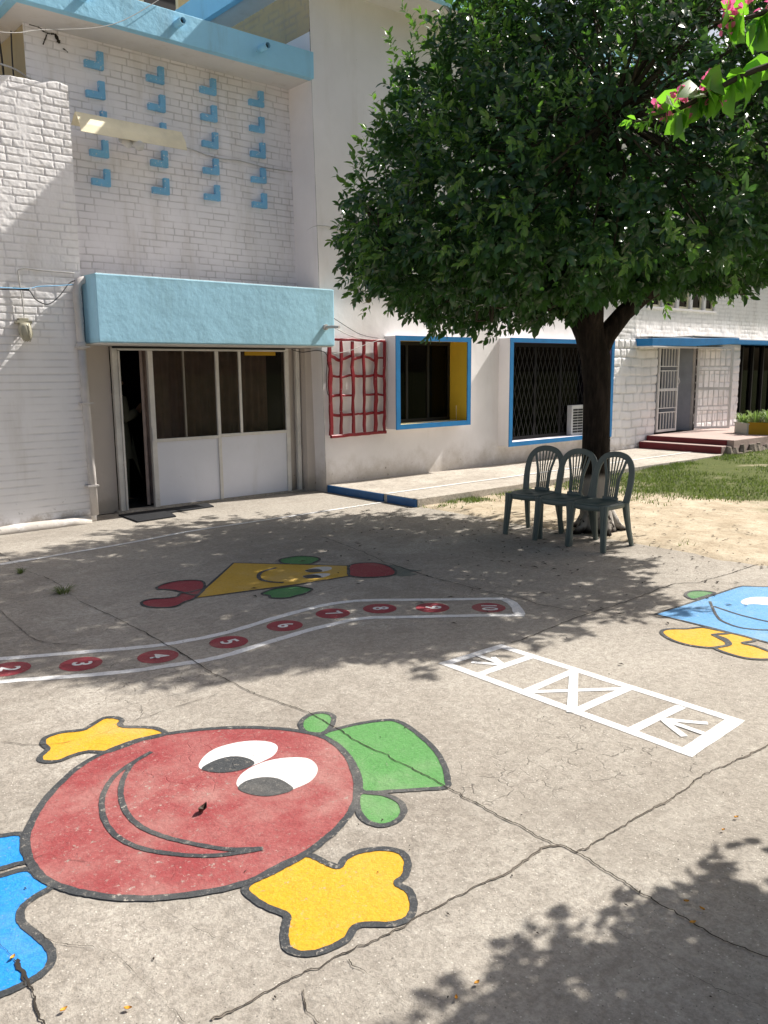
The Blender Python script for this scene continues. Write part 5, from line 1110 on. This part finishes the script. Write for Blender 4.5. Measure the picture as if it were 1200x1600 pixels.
loft('hair', [(.012,0,1.685,.02,.02),(.008,0,1.675,.07,.065),(.0,0,1.63,.098,.088),(-.012,0,1.57,.090,.088),(-.035,0,1.50,.062,.075),(-.045,0,1.42,.045,.06)], 'hair', pr)
o0 = parent_origin(pr)
m = MB(); m.tube([o0+Vector(p) for p in ((.102,0,1.575),(.122,0,1.545),(.104,0,1.528))], [.008,.014,.01], 8); m.build('nose', 'skin', pr, smooth=True)
for s in (-1, 1):
    m = MB(); m.tube([o0+Vector((.094,s*.03,1.585)), o0+Vector((.104,s*.03,1.585))], [.012,.008], 8); m.build('eye', 'black', pr)
    m = MB(); m.add([tuple(o0+Vector((x, s*.10+y, z))) for x in (-.05,.0,.07,.17) for y, z in ((-.042,.0),(.042,.0),(.034,.05),(-.034,.05))], [(i*4+k, i*4+(k+1)%4, i*4+4+(k+1)%4, i*4+4+k) for i in range(3) for k in range(4)]+[(0,1,2,3),(12,13,14,15)]); m.build('shoe', 'black', pr, bevel=.006)
m = MB(); m.add([(4.67, 10.42, .9), (4.70, 10.5, .62), (4.80, 10.44, .30), (4.76, 10.40, .30), (4.64, 10.38, .6)] + [(4.67, 10.43, .9), (4.70, 10.51, .62), (4.80, 10.45, .30), (4.76, 10.41, .30), (4.64, 10.39, .6)], [(0,1,2,3,4),(9,8,7,6,5)]+[(i,(i+1)%5,5+(i+1)%5,5+i) for i in range(5)])
tag(m.build('cloth_bag', 'cloth'), 'pale limp cloth bag hanging beside the person in the doorway', 'bag')

# ------------------------------------------------------------------ camera, sun, sky
cam = bpy.data.cameras.new('camera'); co_ = bpy.data.objects.new('camera', cam); col.objects.link(co_)
AZ, PT, RL = R(40.9), math.atan(222/1300), .0083
fh = Vector((math.sin(AZ), math.cos(AZ), 0)); r0 = Vector((math.cos(AZ), -math.sin(AZ), 0)); up = Vector((0,0,1))
fw = fh*math.cos(PT) - up*math.sin(PT); u0 = r0.cross(fw)
rt = r0*math.cos(RL) - u0*math.sin(RL); uv = u0*math.cos(RL) + r0*math.sin(RL)
mw = Matrix((rt, uv, -fw)).transposed().to_4x4(); mw.translation = (0, 0, 1.7); co_.matrix_world = mw
cam.sensor_fit = 'VERTICAL'; cam.sensor_height = 24.; cam.lens = 1300/1600*24; cam.clip_start = .05; cam.clip_end = 2000
scene.camera = co_
SUN = Vector((1, -.19, 1.08)).normalized()
sl = bpy.data.lights.new('sun', 'SUN'); sl.energy = 5.0; sl.angle = R(.53); sl.color = (1, .95, .87)
so = bpy.data.objects.new('sun', sl); col.objects.link(so); so.rotation_euler = SUN.to_track_quat('Z', 'Y').to_euler(); so.location = (20, -4, 22)
w = bpy.data.worlds.new('World'); scene.world = w; w.use_nodes = True; nt = w.node_tree
sky = nt.nodes.new('ShaderNodeTexSky'); sky.sky_type = 'NISHITA'; sky.sun_disc = False
sky.sun_elevation = math.asin(SUN.z); sky.sun_rotation = math.atan2(SUN.x, SUN.y); sky.air_density = 1.; sky.dust_density = 5.; sky.ozone_density = 1.
bgn = nt.nodes['Background']; nt.links.new(sky.outputs[0], bgn.inputs[0]); bgn.inputs[1].default_value = .075
scene.view_settings.view_transform = 'Standard'; scene.view_settings.look = 'None'; scene.view_settings.exposure = .70; scene.view_settings.gamma = 1.
scene.cycles.max_bounces = 8; scene.cycles.transparent_max_bounces = 12; scene.cycles.use_denoising = True
